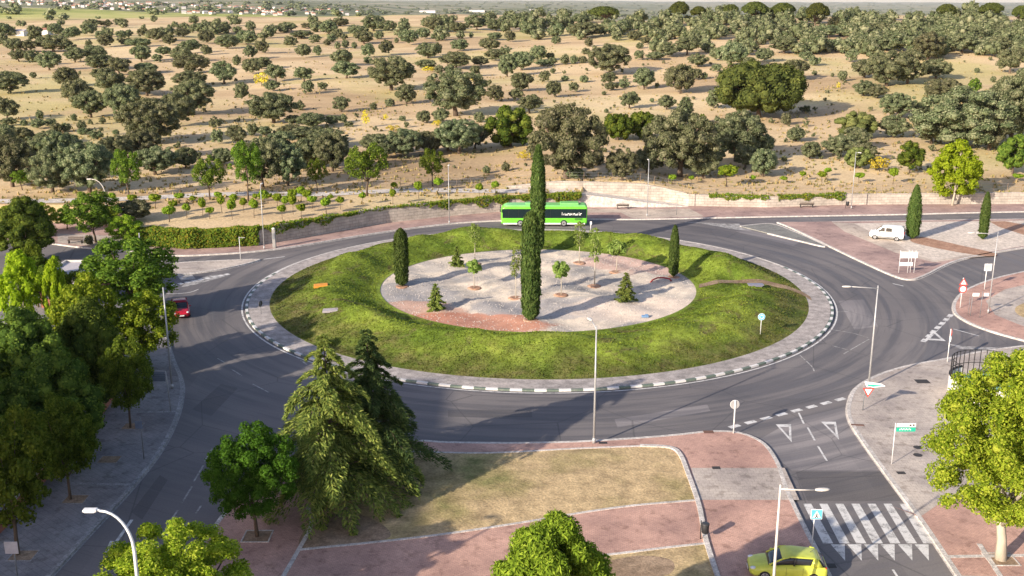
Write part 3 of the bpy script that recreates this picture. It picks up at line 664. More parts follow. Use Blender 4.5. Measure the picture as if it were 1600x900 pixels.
round_kind('green',1,'green_leaf',130,36000,.0165,1.2,(.05,.10),.22,.45,seed=14,r0=.018,fill=.35,jit=.75)
round_kind('plane',1,'plane_leaf',230,85000,.0115,1.32,(.04,.095),.17,.45,seed=15,r0=.028,bark='pale_bark',fill=.45,taper=.2,split=.2,jit=.8,el=1.4)
round_kind('planetop',1,'plane_leaf',160,60000,.0135,1.15,(.045,.10),.1,.55,seed=16,r0=.02,fill=.35,jit=.8,el=1.4)
round_kind('bushpine',1,'green_pine_leaf',110,56000,.0145,1.5,(.07,.14),.05,.7,seed=17,r0=.03,el=2.6,fill=.2,jit=.75)
round_kind('yellow',2,'yellow_leaf',10,420,.075,.9,(.12,.2),.05,0,seed=18,r0=.015)
round_kind('sapling',4,'young_leaf',20,1000,.085,3.0,(.13,.24),.34,0,seed=19,r0=.03,bark='pale_bark',split=.5)
round_kind('pinesapling',2,'young_leaf',14,1200,.09,1.5,(.12,.2),.5,0,seed=20,r0=.02,bark='pale_bark',el=1.9,split=.6)
round_kind('bigpine',1,'pine_leaf',80,14000,.022,.66,(.07,.13),.10,.82,seed=31,r0=.022,el=1.8,fill=.3)
# umbrella pines
for i in range(4):
    r=np.random.default_rng(300+i); k=70; asp=.74 if i==0 else .85; cl=[]
    for j in range(k):
        a=j*2.4+r.random()*.6; q=math.sqrt((j+.5)/k)*.43; rr=.07+.05*r.random()
        top=asp*.93-rr-.95*q*q; low=asp*(.42 if i==0 else .5)+.12*(1-q/.43)
        zz=top if r.random()<.62 else low+(top-low)*r.random()
        cl.append([q*math.cos(a)*.9,q*math.sin(a)*.9,max(zz,low),rr*1.25,rr*1.25,rr])
    cl=np.array(cl); proto('pine',asp,fast_mesh('crown',clump_leaves(cl,9000,.026,r,.5,1.8),None,M['pine_leaf'],cores(cl,.8,True,r)),trunk_mesh('trunk',cl,asp,.028,r,M['bark'],12,.35,.05,.55))
# columns of cypress
def cypress(kind, w, taper, seed, nl=15000):
    r=np.random.default_rng(seed); n=nl; z=r.random(n)**.9
    prof=lambda z: np.minimum(1,(z/.06+.15))*np.where(z>taper,np.sqrt(np.maximum(0,1-((z-taper)/(1-taper))**1.7)),1.0)*(.88+.12*np.sin(z*3.0))
    th=r.random(n)*2*PI; rad=w*prof(z)*(.84+.2*r.random(n)+.30*r.random(n)**6)*(1+.07*np.sin(th*4+z*3+seed)+.05*np.sin(th*7-z*6))
    p=np.stack([rad*np.cos(th),rad*np.sin(th),.03+z*.965],1); nr=unit(np.stack([np.cos(th),np.sin(th),.15+0*th],1)+r.normal(size=(n,3))*.6)
    V=quads(p,nr,.016,r,2.6,np.array([0,0,1.0]))
    zs=np.linspace(0,.985,26); ev=[];ef=[]
    for i,zz in enumerate(zs):
        for k in range(14):
            a=2*PI*k/14; q=w*.86*float(prof(np.array([zz]))[0])*(1+.08*math.sin(a*5+zz*9+seed)); ev.append((q*math.cos(a),q*math.sin(a),.03+zz*.965))
    for i in range(len(zs)-1):
        for k in range(14): ef.append([i*14+k,i*14+(k+1)%14,(i+1)*14+(k+1)%14,(i+1)*14+k])
    mb=MB(); mb.tube([(0,0,-.01),(0,0,.08)],[.014,.011],8); tm=bpy.data.meshes.new('trunk'); tm.from_pydata(mb.v,[],mb.f); tm.materials.append(M['bark'])
    proto(kind,1.0,fast_mesh('crown',V,None,M['cypress_leaf'],(np.array(ev),ef)),tm)
cypress('cypress_fat',.104,.80,1); cypress('cypress_thin',.080,.55,2); cypress('cypress_tall',.068,.9,3,24000); cypress('cypress_tall',.052,.62,4,24000); cypress('cypress_spindle',.105,.42,5)
# cedars and small conifers: drooping boughs of needle sprays
def conifer(kind, leafmat, seed, levels, per, rad, nspray, ls, droop=.35, power=.85, tiprise=.1, irregular=.25, z0=.06):
    r=np.random.default_rng(seed); V=[]; mb=MB(); mb.tube([(0,0,-.02),(0,0,.5),(.004,.003,.97)],[.017,.010,.0015],8)
    for i in range(levels):
        zf=z0+(1-z0)*(i/levels)**.95; L0=rad*(1-zf)**power+.012
        npb=max(3,int(per*(1-.45*zf)))
        for k in range(npb):
            L=L0*(1-irregular/2+irregular*r.random()*1.6); a=2*PI*(k+r.random()*.8)/npb+i*1.3; ca,sa=math.cos(a),math.sin(a)
            n=int(nspray*(.35+L/rad)); t=.12+.88*r.random(n)**.75
            wid=L*.21*np.sin(np.clip(t,0,1)*PI*.92+.1)*(r.random(n)*2-1)
            zz=zf+L*(tiprise*4*t*(1-t)*1.0-droop*t**2.2+ .04*r.normal(size=n)) - np.abs(wid)*.35
            x=L*t; p=np.stack([x*ca-wid*sa,x*sa+wid*ca,zz],1)
            hang=r.random(n)<.22; p[hang,2]-=ls*.8*r.random(hang.sum())
            dirv=np.stack([ca-sa*np.sign(wid)*.7,sa+ca*np.sign(wid)*.7,-.12-.5*t*droop+0*t],1); dirv[hang,2]-=.9
            nr=unit(np.array([0,0,1.0])+r.normal(size=(n,3))*.42+np.array([ca,sa,0])*.25)
            V.append(quads(p,nr,ls,r,3.4,unit(dirv)*2.2))
            if L>.04: mb.tube([(0,0,zf),(L*.5*ca,L*.5*sa,zf+L*(tiprise-droop*.22)),(L*.93*ca,L*.93*sa,zf-L*(droop*.82))],[.0045,.0028,.0008],5)
    tm=bpy.data.meshes.new('trunk'); tm.from_pydata(mb.v,[],mb.f); tm.materials.append(M['bark'])
    proto(kind,1.0,fast_mesh('crown',np.concatenate(V),None,M[leafmat]),tm)
conifer('cedar','cedar_leaf',41,24,6,.36,560,.0075,.26,1.0,.22,.8,.07)
conifer('cedar_dark','dark_cedar_leaf',42,25,7,.355,560,.0075,.22,1.0,.18,.55,.07)
conifer('smallfir','young_leaf',43,13,6,.30,90,.032,.1,.95,.06,.6)
conifer('smallfir','cedar_leaf',44,13,6,.30,100,.032,.12,.95,.06,.6)
conifer('layered','oak_leaf',45,12,9,.42,90,.04,.02,.55,.12,.4,.16)
# ------------------------------------------------------------------ planting
cnt=[0]
def plant(kind, name, x,y,z, w,h, label, cat, group=None, rz=None, idx=None, parts=True):
    ps=PROTO[kind]; cnt[0]+=1; i=(cnt[0]*5+int(abs(x)*7))%len(ps) if idx is None else idx
    asp,crown,trunk=ps[i]; rz=(cnt[0]*2.399)%6.283 if rz is None else rz
    if asp==1.0: sc=(h,h,h) if w is None else (w,w,h)
    else: sc=(w,w,h/asp)
    if name=='holm_oak': u=.88+.26*((cnt[0]*.618)%1); sc=(w*u,w/u,h/asp)
    if not parts or trunk is None:
        o=link(name,crown); o.location=(x,y,z); o.rotation_euler=(0,0,rz); o.scale=sc; return tag(o,label,cat,group)
    o=empty(name,(x,y,z),rz,label,cat,group,sc); link('crown',crown,o); link('trunk',trunk,o); return o
def hsolve(y,pt,z0=0.0):      # height at which a vertical line standing at depth y reaches photo row pt
    u=(450-pt)/F; return H+y*(u*CP-SP)/(CP+u*SP)-z0
def tree(kind,name,px,pb,wpx,ptop,label,cat='tree',group=None,z=None,hill=False,**kw):
    if hill:
        q=PT(px,pb); x,y,z=q
    else:
        z=ZP if z is None else z; x,y=P(px,pb,z)
    h=hsolve(y,ptop,z); w=None if wpx is None else wpx/ppm(x,y,z+h*.5)
    return plant(kind,name,x,y,z-.02,w,h,label,cat,group,**kw)
used=set()
def where(px,py):
    s='%d%% across and %d%% down'%(round(px/16),round(py/9))
    if s in used: s='%.1f%% across and %.1f%% down'%(px/16,py/9)
    k=0
    while s in used: k+=1; s='%.1f%% across and %.1f%% down'%(px/16+.1*k,py/9)
    used.add(s); return s
# --- the oaks of the dry slope, read off the photo in four tiles at four times its size
T1=[(25,230,100,75),(20,285,60,90),(225,275,100,100),(350,225,90,65),(455,255,110,75),(550,230,85,75),(580,175,90,45),(665,172,75,40),(755,168,85,45),(630,255,70,55),(760,250,70,50),(665,300,100,75),(555,298,45,40),(895,240,75,55),(980,265,110,75),(870,300,160,50),(780,290,80,50),(90,330,110,80),(180,330,100,70),(335,330,190,95),(430,330,90,60),(1060,290,90,65),(1140,240,90,55),(1240,210,85,55),(1375,215,130,60),(1290,280,90,80),(1420,310,140,80),(1540,285,120,80),(1190,340,140,80),(1290,350,80,60),(1565,370,90,80),(120,385,120,70),(210,405,100,85),(310,440,130,110),(470,390,120,90),(590,380,140,90),(630,435,180,90),(885,385,125,95),(1020,355,100,55),(985,390,70,50),(1135,390,115,90),(1480,408,55,55),(1205,460,190,110),(1575,465,110,90),(60,585,230,130),(420,540,155,110),(210,490,45,35),(750,470,150,100),(915,455,140,60),(650,500,150,70),(700,590,190,130),(1400,525,160,130),(1190,540,200,90),(920,600,220,160),(490,660,180,150),(570,735,200,160),(780,640,180,110),(770,740,210,190),(1210,720,240,210),(1110,790,200,190),(1515,635,100,110),(45,750,150,130),(250,745,50,50),(465,755,40,40),(645,775,45,40),(240,805,100,60),(320,790,80,50),(355,830,70,60),(415,820,70,50),(515,810,60,55),(150,785,45,35),(940,895,380,250),(40,890,120,110),(310,900,180,80),(1590,720,60,90),(1350,800,80,70),(1360,900,80,90),(1480,900,130,110),(1580,850,70,70),(725,840,40,30),(520,840,70,40),(600,870,80,60),(435,900,35,30),(130,900,160,100),(60,785,100,50)]
T2=[(195,205,110,55),(315,185,70,35),(285,245,150,45),(385,180,80,40),(455,220,120,75),(530,170,110,45),(640,230,130,60),(735,200,150,90),(820,210,110,70),(925,185,80,60),(1110,200,120,80),(1270,210,110,60),(1500,200,120,70),(1380,195,150,90),(1560,180,90,70),(370,280,75,55),(215,300,80,65),(470,270,70,50),(510,250,80,60),(445,290,50,35),(555,255,45,35),(675,280,120,75),(770,250,60,45),(950,290,110,90),(1045,250,90,65),(878,275,30,30),(1345,240,30,30),(1490,255,90,45),(1585,265,80,65),(295,360,95,80),(382,352,60,55),(535,410,130,95),(565,490,165,100),(510,312,40,40),(560,305,45,45),(612,310,40,38),(700,360,85,85),(698,395,60,38),(815,350,100,85),(1075,365,130,90),(1135,350,60,70),(1270,325,110,70),(1460,325,130,75),(1490,380,110,70),(1560,350,80,55),(1250,430,180,100),(1060,435,130,60),(1145,460,60,50),(1210,460,70,50),(1370,475,70,65),(1400,415,100,60),(1570,480,120,130),(35,430,120,70),(40,340,80,90),(125,510,130,100),(300,510,120,85),(100,570,90,65),(325,590,75,100),(420,565,65,50),(845,565,270,195),(940,650,130,115),(1250,725,330,265),(535,700,115,90),(835,665,60,45),(735,685,50,40),(265,690,80,60),(1050,770,90,75),(1155,770,90,90),(1495,635,110,95),(915,755,45,30),(1395,765,65,60),(480,780,90,60),(545,765,60,45),(580,790,60,30),(110,770,280,180),(230,770,100,50),(350,800,190,90),(55,850,90,60),(330,890,230,100),(220,870,160,90),(450,920,230,110),(760,960,200,120),(930,980,220,160),(1090,960,120,110),(1270,960,260,200),(1462,525,25,25),(430,470,18,12)]
T3=[(50,200,120,100),(105,240,110,80),(290,235,75,80),(180,190,120,50),(355,165,70,50),(430,150,140,50),(455,245,200,95),(660,220,120,75),(765,260,90,60),(865,230,110,70),(1020,250,130,90),(655,260,60,50),(480,297,55,50),(275,280,60,45),(460,345,55,35),(835,285,70,45),(800,310,50,35),(1095,350,150,110),(975,360,110,90),(795,375,70,60),(890,375,110,50),(165,385,105,95),(240,375,60,40),(250,410,60,45),(190,412,100,40),(330,405,60,60),(385,400,50,50),(440,395,60,40),(610,470,250,180),(60,440,140,110),(60,570,140,110),(205,515,75,70),(255,460,40,30),(330,505,50,30),(450,515,55,40),(605,530,100,75),(700,550,80,55),(620,565,90,50),(825,560,130,125),(905,550,30,30),(260,610,100,100),(385,575,70,60),(575,595,30,25),(735,680,125,100),(965,685,115,85),(1050,585,190,165),(1150,500,80,70),(1370,415,180,140),(1160,420,130,80),(1200,495,45,40),(1280,450,70,50),(1280,380,90,80),(1500,330,100,50),(1575,385,100,80),(1260,680,100,120),(30,630,90,75),(110,710,160,110),(390,660,20,30),(590,705,30,25),(875,640,30,25),(1480,420,90,60)]
T4=[(235,380,80,60),(290,410,75,60),(465,510,60,60),(290,470,35,25),(170,500,160,120),(600,490,150,110),(740,540,240,200),(870,525,230,190),(600,600,150,90),(680,615,120,80),(805,740,200,150),(780,860,180,130),(1090,640,220,140),(960,720,110,80),(235,705,70,45),(110,780,65,65),(175,885,120,85),(1050,490,180,110),(1510,460,160,150),(1405,515,35,35),(1305,455,35,28),(1565,580,100,80),(1580,500,60,70),(1000,380,200,160),(525,390,85,80),(100,340,190,100),(300,330,140,90),(420,325,120,70),(600,330,140,90),(780,330,180,110),(1210,340,160,110),(1440,330,150,90),(60,250,140,70),(220,250,130,70),(380,240,130,70),(520,250,130,80),(700,230,140,80),(880,260,160,100),(1080,260,150,90),(1280,270,150,90),(1420,240,140,80),(1560,330,120,90)]
OAKS=[]
for ox,T in ((0,T1),(400,T2),(800,T3),(1200,T4)):
    for a,b,c,d in T: OAKS.append((ox+a/4,b/4,c/4*1.08,d/4*1.08))
# nearer ones, in photo pixels (centre, foot, width, height)
OAKS+=[(885,279,116,112),(1062,276,118,100),(1150,252,92,78),(1185,245,50,42),(1098,279,48,46),(1192,276,48,44),(1165,262,40,36),(972,282,54,48),(1010,270,40,40),(1112,262,44,38),
       (20,292,70,84),(82,300,72,66),(140,302,86,80),(100,265,70,60),(222,250,60,50),(243,273,72,46),(290,262,42,32),(348,258,36,28),(55,262,70,50),(180,262,60,50),(5,250,50,50),(410,292,76,80),(450,290,60,70),(520,268,60,60),(480,262,56,46),(440,250,60,44),(385,262,50,40),
       (632,246,58,46),(700,236,50,40),(742,232,44,40),(670,238,44,34),(600,248,44,38),(898,279,32,18),(760,271,14,12),(790,268,15,14),(935,258,20,18),(1265,248,34,28),(1242,221,30,22),(1500,232,150,92),(1580,226,110,110),(1455,225,60,46),(1350,252,44,30),(1310,244,50,34),(1335,232,46,34),(1270,240,24,20),(1225,252,10,9),(1395,215,24,20),(1545,235,70,70),(1596,185,60,50)]
OAKS.sort(key=lambda q:-(q[2]*q[3]))
G1='holm oaks scattered over the dry slope'; G2='low shrubs dotted over the dry slope'
for n,(px,pb,wp,hp) in enumerate(OAKS):
    q=PT(px,pb-(1.5 if pb<90 else 0))
    if q is None: continue
    x,y,z=q; s=ppm(x,y,z); wm=wp/s; hm=min(hp/s/.97,wm*1.15)
    if wp<17 or wm<2.6:
        plant('shrub','shrub',x,y,z-.1,wm,hm,'small dark shrub on the dry slope '+where(px,pb-hp/2)+' the photo','shrub',G2)
    else:
        k='oak_near' if wp>52 else 'oak_mid' if wp>24 else 'oak_far'
        adj='spreading' if wp>80 else 'broad' if wp>45 else 'mid-sized' if wp>26 else 'small rounded'
        plant(k,'holm_oak',x,y,z-.15,wm,hm,adj+' holm oak on dry slope '+where(px,pb-hp/2)+' the photo','tree',G1,parts=wp>30)
# --- other trees of the slope
tree('bigpine','stone_pine',1186,184,140,96,'huge spreading stone pine on the dry slope above the parked van','tree',hill=True)
tree('greenbush','pine_bush',797,229,78,168,'rounded bright green pine bush left of the tallest cypress','tree',hill=True)
tree('greenbush','pine_bush',965,219,52,176,'left of two bright green pine bushes above the terrace path','tree',hill=True)
tree('greenbush','pine_bush',1002,217,48,174,'right of two bright green pine bushes above the terrace path','tree',hill=True)
tree('layered','layered_conifer',1070,196,38,150,'brownish layered conifer behind the pair of bright pine bushes','tree',hill=True)
tree('youngpine','young_pine',1097,200,13,178,'narrow green young pine right of the brownish layered conifer','tree',hill=True)
tree('youngpine','young_pine',1421,270,46,222,'round bright green young pine left of the lime-green tree','tree',hill=True)
tree('youngpine','young_pine',1582,272,52,212,'round dark green young pine at the far right edge above the wall','tree',hill=True)
tree('lime','plane_tree',1488,321,82,220,'brilliant lime-green tree with pale trunk in front of the right wall','tree')
tree('oak_bright','leafy_oak',1335,216,66,175,'yellowish green leafy oak above the right wall','tree',hill=True)
tree('oak_bright','leafy_oak',1340,263,44,230,'olive green bush tree left of the yellow-flecked bush on the right','tree',hill=True)
tree('yellow','yellow_bush',1374,268,36,244,'yellow-flecked bush between two green trees above right wall','shrub',hill=True)
tree('youngpine','young_pine',1522,147,20,122,'bright green young pine high on the right of the slope','tree',hill=True)
for i,(px,pb,wp,pt,lb) in enumerate([(943,28,54,8,'wide flat-topped stone pine on the ridge above the tallest cypress'),(1061,24,34,0,'tall stone pine on the ridge, leftmost of the ridge cluster'),(1091,26,28,8,'low stone pine on the ridge between two taller pines'),(1141,21,26,5,'small stone pine standing alone in the middle of the ridge'),(1178,28,44,0,'large dark stone pine at the centre of the ridge'),(1222,28,42,2,'broad stone pine on the ridge right of the large dark one'),(1275,38,40,1,'leaning stone pine with bare trunk on the ridge'),(1477,26,32,4,'flat stone pine on the right part of the ridge'),(1547,24,40,2,'lone umbrella-shaped stone pine on the ridge near the right corner'),(1592,34,30,6,'stone pine on the ridge cut by the right edge of the photo')]):
    tree('pine','stone_pine',px,pb+12,wp*1.0,pt-1,lb,'tree','stone pines along the ridge',hill=True)
for px,pb,wp,pt in [(409,135,28,112),(668,113,18,103),(572,199,14,170),(602,188,10,177),(680,112,20,103),(683,197,18,186),(820,252,26,234),(615,205,24,194),(742,127,20,116),(1310,140,8,128)]:
    tree('yellow','yellow_bush',px,pb,wp,pt,'yellow flowering bush on the dry slope '+where(px,(pb+pt)/2)+' the photo','shrub','yellow bushes on the dry slope',hill=True)
for kind,px,pb,wp,pt,lb in [('decid',202,310,50,233,'slim bright green tree left of the plantation beside the terrace path'),('decid',328,312,54,246,'open grey-green tree behind the ball-shaped saplings'),('decid',388,315,56,218,'tall narrow tree right at the left end of the small round saplings'),
    ('decid',496,298,34,248,'small tree with thin trunk at the edge of the oak clump'),('decid',573,306,70,224,'wide-armed green tree standing in front of the pale path'),('decid',676,291,42,232,'bare-stemmed tree with sparse crown left of the thin lamp post'),('decid',35,297,36,265,'light green young tree by the oaks at the left edge')]:
    tree(kind,'young_tree',px,pb,wp,pt,lb,'tree',hill=True)
tree('ball','young_tree',1135,292,32,257,'small round-headed tree in front of the oak cluster above the wall','tree',hill=True)
for px,pb,wp,pt in [(243,326,18,303),(265,347,20,322),(292,340,13,319),(272,334,12,313),(281,318,15,302),(302,321,10,306),(317,338,11,310),(328,342,13,324),(347,333,12,306),(366,325,12,303),(363,343,13,313),(381,332,11,310),(397,340,14,312),(341,315,12,300),(400,316,10,303),(412,325,14,298),(419,318,14,302),(434,326,14,302),(441,343,13,320),(447,330,13,307),(457,320,14,296),(458,335,12,304),(471,315,13,291),(471,342,14,318),(480,320,14,297),(488,326,14,306),(510,334,16,310),(517,316,10,305),(532,327,12,308),(567,320,10,301),(614,319,10,295),(616,300,10,285),(654,310,12,283),(685,299,14,279),(749,309,12,287),(774,303,12,284),(176,319,12,302),(208,322,14,304),(1050,290,12,273),(1080,287,9,275),(1176,288,8,274),(1224,287,12,276),(1254,283,9,268),(1284,285,14,268),(1293,276,11,263),(1395,288,14,262),(1342,286,14,270),(1590,284,16,272)]:
    tree('ball','sapling',px,pb,wp*1.12,pt-1,'small round-headed sapling planted above the wall '+where(px,pt+6)+' the photo','sapling','ball-headed saplings planted above the retaining walls',hill=True)
# --- cypresses
tree('cypress_tall','cypress',829,502,None,332,'tall dark column cypress at the front of the island gravel','tree',z=.6,idx=0)
tree('cypress_tall','cypress',840,396,None,228,'tallest and slimmest cypress, behind the front column one on the island','tree',z=.6,idx=1)
tree('cypress_fat','cypress',628,447,None,357,'stout blunt-topped cypress on the left of the island','tree',z=.6)
tree('cypress_thin','cypress',1052,432,None,352,'pointed cypress on the right of the island near the red hoop','tree',z=.6)
tree('cypress_spindle','cypress',1425,373,None,289,'pointed cypress behind the parked white van','tree')
tree('cypress_thin','cypress',1535,374,None,300,'lone cypress in pale gravel at the right edge','tree')
# --- island saplings
for kind,px,pb,wp,pt,lb in [('smallfir',714,417,None,383,'bushy little conifer with drooping boughs at the back left of the island gravel'),('smallfir',681,484,None,441,'little cone-shaped conifer in the reddish gravel of the island'),('smallfir',977,470,None,424,'little staked conifer in the shadow of the tall cypress'),
    ('sapling',742,412,22,350,'feathery sapling at the back of the island left of the cypresses'),('sapling',806,464,19,386,'thin pale sapling just left of the front column cypress'),('sapling',905,411,20,344,'light green sapling on the island before the bus rear'),('sapling',929,444,24,357,'leafy sapling on the island beside the small white post'),
    ('pinesapling',877,460,30,407,'small pine sapling with tufted head on the island'),('pinesapling',963,424,30,376,'round-headed sapling on the island leaning right'),('pinesapling',741,448,24,406,'round tufted sapling in front of the feathery one on the island')]:
    tree(kind,'sapling',px,pb,wp,pt,lb,'sapling',z=.6)
# --- foreground and left
tree('cedar','cedar',518,784,None,516,'tall light green cedar with drooping boughs on the near lawn','tree',rz=.4)
tree('cedar_dark','cedar',582,752,None,508,'dark cedar standing behind the light green one on the near lawn','tree',rz=1.1)
tree('green','broadleaf_tree',402,838,148,668,'fresh green round tree left of the cedars','tree')
tree('plane','plane_tree',1564,874,268,558,'big sunlit plane tree with pale trunk at the right edge','tree',rz=2.0)
x,y=-16.4,45.5; plant('planetop','plane_tree',x,y,0,7.5,6.5,'bright yellow-green tree top beside the curved white lamp at the bottom','tree',rz=.5)
plant('bushpine','pine_bush',1.75,41.3,0,5.7,9.4,'dense bright green pine at the bottom centre of the photo','tree',rz=0)
for kind,px,pb,wp,pt,lb in [('street',204,668,84,528,'brownish green tree in a square pit beside the framed sign board'),('street',110,780,104,620,'young tree with slanting trunk on the shaded sidewalk'),('street',28,866,150,640,'wide tree over the shaded sidewalk above the blank white sign'),
    ('gold',228,578,112,458,'yellow-green sunlit tree leaning over the road by the red car'),('street',212,500,150,372,'large dark tree with sunlit top hiding the left exit road'),('gold',232,500,50,420,'thin yellowish young tree behind the tall lamp post'),
    ('street',150,379,86,300,'wide round tree on the far left pavement'),('gold',198,386,58,336,'small yellowing tree left of the ivy hedge'),('bigdark',45,408,92,310,'grey-green pine-like tree at the left edge above the flat roof'),('lime',42,520,76,392,'bright lime-green tree at the left edge by the globe lamps'),('lime',94,520,42,398,'narrow lime-green tree right beside the flat pale roof'),
    ('gold',140,590,110,430,'yellow-topped tree in the middle of the left grove'),('bigdark',150,640,110,468,'tall dark evergreen nearest the road in the left grove'),('bigdark',60,670,130,478,'broad dark evergreen in the middle of the left grove'),('bigdark',100,730,140,545,'dark evergreen above the young sidewalk tree'),('bigdark',10,640,110,500,'dark evergreen cut by left edge below the globe lamps'),('bigdark',20,760,140,590,'dark evergreen cut by the left edge, lowest of the grove'),('street',60,480,60,380,'mixed green tree behind the lime-green ones at left'),('gold',24,374,62,320,'yellowish green round tree at the far left edge below the pale path'),('gold',66,366,50,316,'yellowish green tree between two round trees at the far left'),('gold',105,358,44,324,'small bright tree behind the wide round tree at far left'),('gold',166,353,42,322,'small bright tree under the pale curved lamp at far left'),('street',66,480,80,398,'mixed green tree hiding the brick front of the flat-roofed building'),('street',120,500,60,425,'leafy green tree right of the narrow lime-green one'),('oak_mid',210,345,60,312,'grey-green olive-like bush behind the small yellowing tree')]:
    tree(kind,'pine_tree' if kind=='bigdark' else 'broadleaf_tree',px,pb,wp,pt,lb,'tree',hill=(kind=='oak_mid'))
tree('shrub','shrub',140,383,16,368,'pale sapling shrub by the dark bench on the left','shrub')
# ------------------------------------------------------------------ creeper on the walls
def creeper(x0,x1,zlo,zhi,n,label,bulge=.35,full=False,front=True,ls=.22,seed=0,yfun=None,name='creeper'):
    r=np.random.default_rng(seed+900); x=x0+(x1-x0)*r.random(n); yw=np.array([ (yfun or (lambda q: float(W(q))-.5))(q) for q in x])
    zt=np.array([ground(q,float(W(q))+(1.5 if yfun else .3)) for q in x]) if not callable(zhi) else np.array([zhi(q) for q in x])
    ph=seed*1.7; env=.55+.45*np.sin(x*.9+ph)*np.sin(x*.37+ph*2)+.25*np.sin(x*2.3+ph)
    dep=np.ones(n) if full else np.clip(env,.12,1)
    u=r.random(n); z=zt+.35*env+.1-u*dep*(zt-zlo+.2); z=np.maximum(z,zlo)
    over=r.random(n)<.3
    y=yw-r.random(n)*bulge*(.4+.6*env); y=np.where(over,yw+r.random(n)*.9,y); z=np.where(over,zt+.12+.35*np.clip(env,0,1)*r.random(n),z)
    p=np.stack([x,y,z],1); nr=unit(np.array([0,-.8,.6])+r.normal(size=(n,3))*.5)
    o=link(name,fast_mesh(name,quads(p,nr,ls,r,1.2),None,M['ivy_leaf'])); return tag(o,label,'creeper')
creeper(-49.2,-33.0,.12,None,9500,'thick ivy hedge covering the stone wall left of the grey totem post',.75,full=True,seed=1,ls=.26,name='ivy_hedge')
creeper(-34.0,-21.5,1.0,None,1700,'creeper spilling over the stone wall right of the grey totem post',.4,seed=2)
creeper(-21.5,-12.0,1.7,None,380,'thin fringe of creeper along the top of the pale bare stretch of wall',.2,seed=4)
creeper(-12.0,-2.5,.7,None,1300,'creeper hanging over the wall behind the thin lamp post left of the bus',.4,seed=3)
creeper(-2.5,10.6,.9,None,2400,'bushy creeper on the wall top just behind the green bus',.6,seed=6,ls=.26)
creeper(30.5,39.5,.9,None,800,'creeper tuft on the right wall above the cast shadow of the cypress',.25,seed=7)
creeper(41.0,52.0,.6,None,1200,'yellow-green creeper patch on the right wall near the small bench',.3,seed=9)
# ------------------------------------------------------------------ lamps, posts, signs
def pole(mb,h,r0,r1,x=0,y=0): mb.tube([(x,y,0),(x,y,h)],[r0,r1],10)
def lamp(px,pb,pt,arms,label,mat='galv_steel',base=None,head=True,kind='straight',name='street_lamp',r0=.09):
    z=ZP; x,y=base or P(px,pb,z); h=hsolve(y,pt,z)
    o=empty(name,(x,y,z),0,label,'street lamp','street lamps round the roundabout'); mb=MB(); pole(mb,h,r0,r0*.55); mb.lathe([(r0*1.6,0),(r0*1.6,.25),(r0*1.05,.4)],n=10); mb.build('pole',M[mat],o,True)
    for dx,dy,rise in arms:
        L=math.hypot(dx,dy); a=MB(); a.tube([(0,0,h-.25),(dx*.5,dy*.5,h-.2+rise*.6),(dx,dy,h-.15+rise)],[.045,.04,.035],8); a.build('arm',M[mat],o,True)
        hd=MB(); bmv=ICO_V*np.array([.42,.17,.075]); an=math.atan2(dy,dx); R=np.array([[math.cos(an),-math.sin(an),0],[math.sin(an),math.cos(an),0],[0,0,1]])
        c=np.array([dx+dx/L*.3,dy+dy/L*.3,h-.14+rise]); hd.add((bmv@R.T+c).tolist(),ICO_F); hd.build('lamp_head',M['lamp_beige' if mat!='white_paint_metal' else 'white_paint_metal'],o,True)
    return o
lamp(928,692,509,[(-.3,1.0,.25)],'tall grey street lamp by the kerb in front of the island grass')
lamp(1357,606,446,[(-2.2,0,.05)],'grey street lamp with left arm beside the give-way sign')
lamp(1212,900,757,[(1.9,.2,-.25)],'beige street lamp with right arm standing over the yellow car','lamp_beige',base=P(1205,958,ZP))
lamp(269,607,449,[],'armless grey lamp post by the framed sign board at the left kerb')
lamp(229,489,364,[],'grey lamp post rising behind the sunlit trees on the left')
lamp(413,389,288,[(.0,.5,.1)],'thin grey lamp post beside the grey totem post',r0=.07)
lamp(702,349,259,[(.0,.5,.1)],'thin lamp post on the upper pavement left of the bus',r0=.07)
lamp(1011,338,250,[(.0,.5,.1)],'thin lamp post on the upper pavement right of the bus',r0=.07)
lamp(1330,326,237,[(.2,-.5,.1)],'thin lamp post at the right wall above the parked van',r0=.07)
lamp(1544,489,362,[(-2.3,.1,.0)],'thin lamp post with left arm on the small red traffic island',r0=.07)
def curved_lamp(x,y,h,reach,label,r=.085,mat='white_paint_metal'):
    o=empty('street_lamp',(x,y,ZP),0,label,'street lamp','street lamps round the roundabout')
    pts=[(0,0,0),(0,0,h-2.1)]+[(-reach*(1-math.cos(t)),0,h-2.1+2.0*math.sin(t)) for t in np.linspace(.25,PI/2,8)]
    MB().tube(pts,[r*1.15,r*.95]+[r*.85-.02*i/8 for i in range(8)],10).build('pole',M[mat],o,True)
    hd=MB(); hd.box((-reach-.42,0,h-.06),(.62,.30,.12)); hd.box((-reach-.05,0,h-.07),(.16,.13,.1)); bevel(hd.build('lamp_head',M[mat],o),.04)
    MB().box((-reach-.45,0,h-.135),(.45,.22,.03)).build('lens',M['lamp_clear'],o); return o
q=P(205,796,9.2); curved_lamp(q[0]-.05,q[1],9.1,1.35,'white curved-arm lamp in the bottom left corner')
x,y=P(169,352,ZP); curved_lamp(x,y,hsolve(y,279,ZP),1.6,'pale curved-arm lamp behind the wide round tree at far left',.07,'lamp_beige')
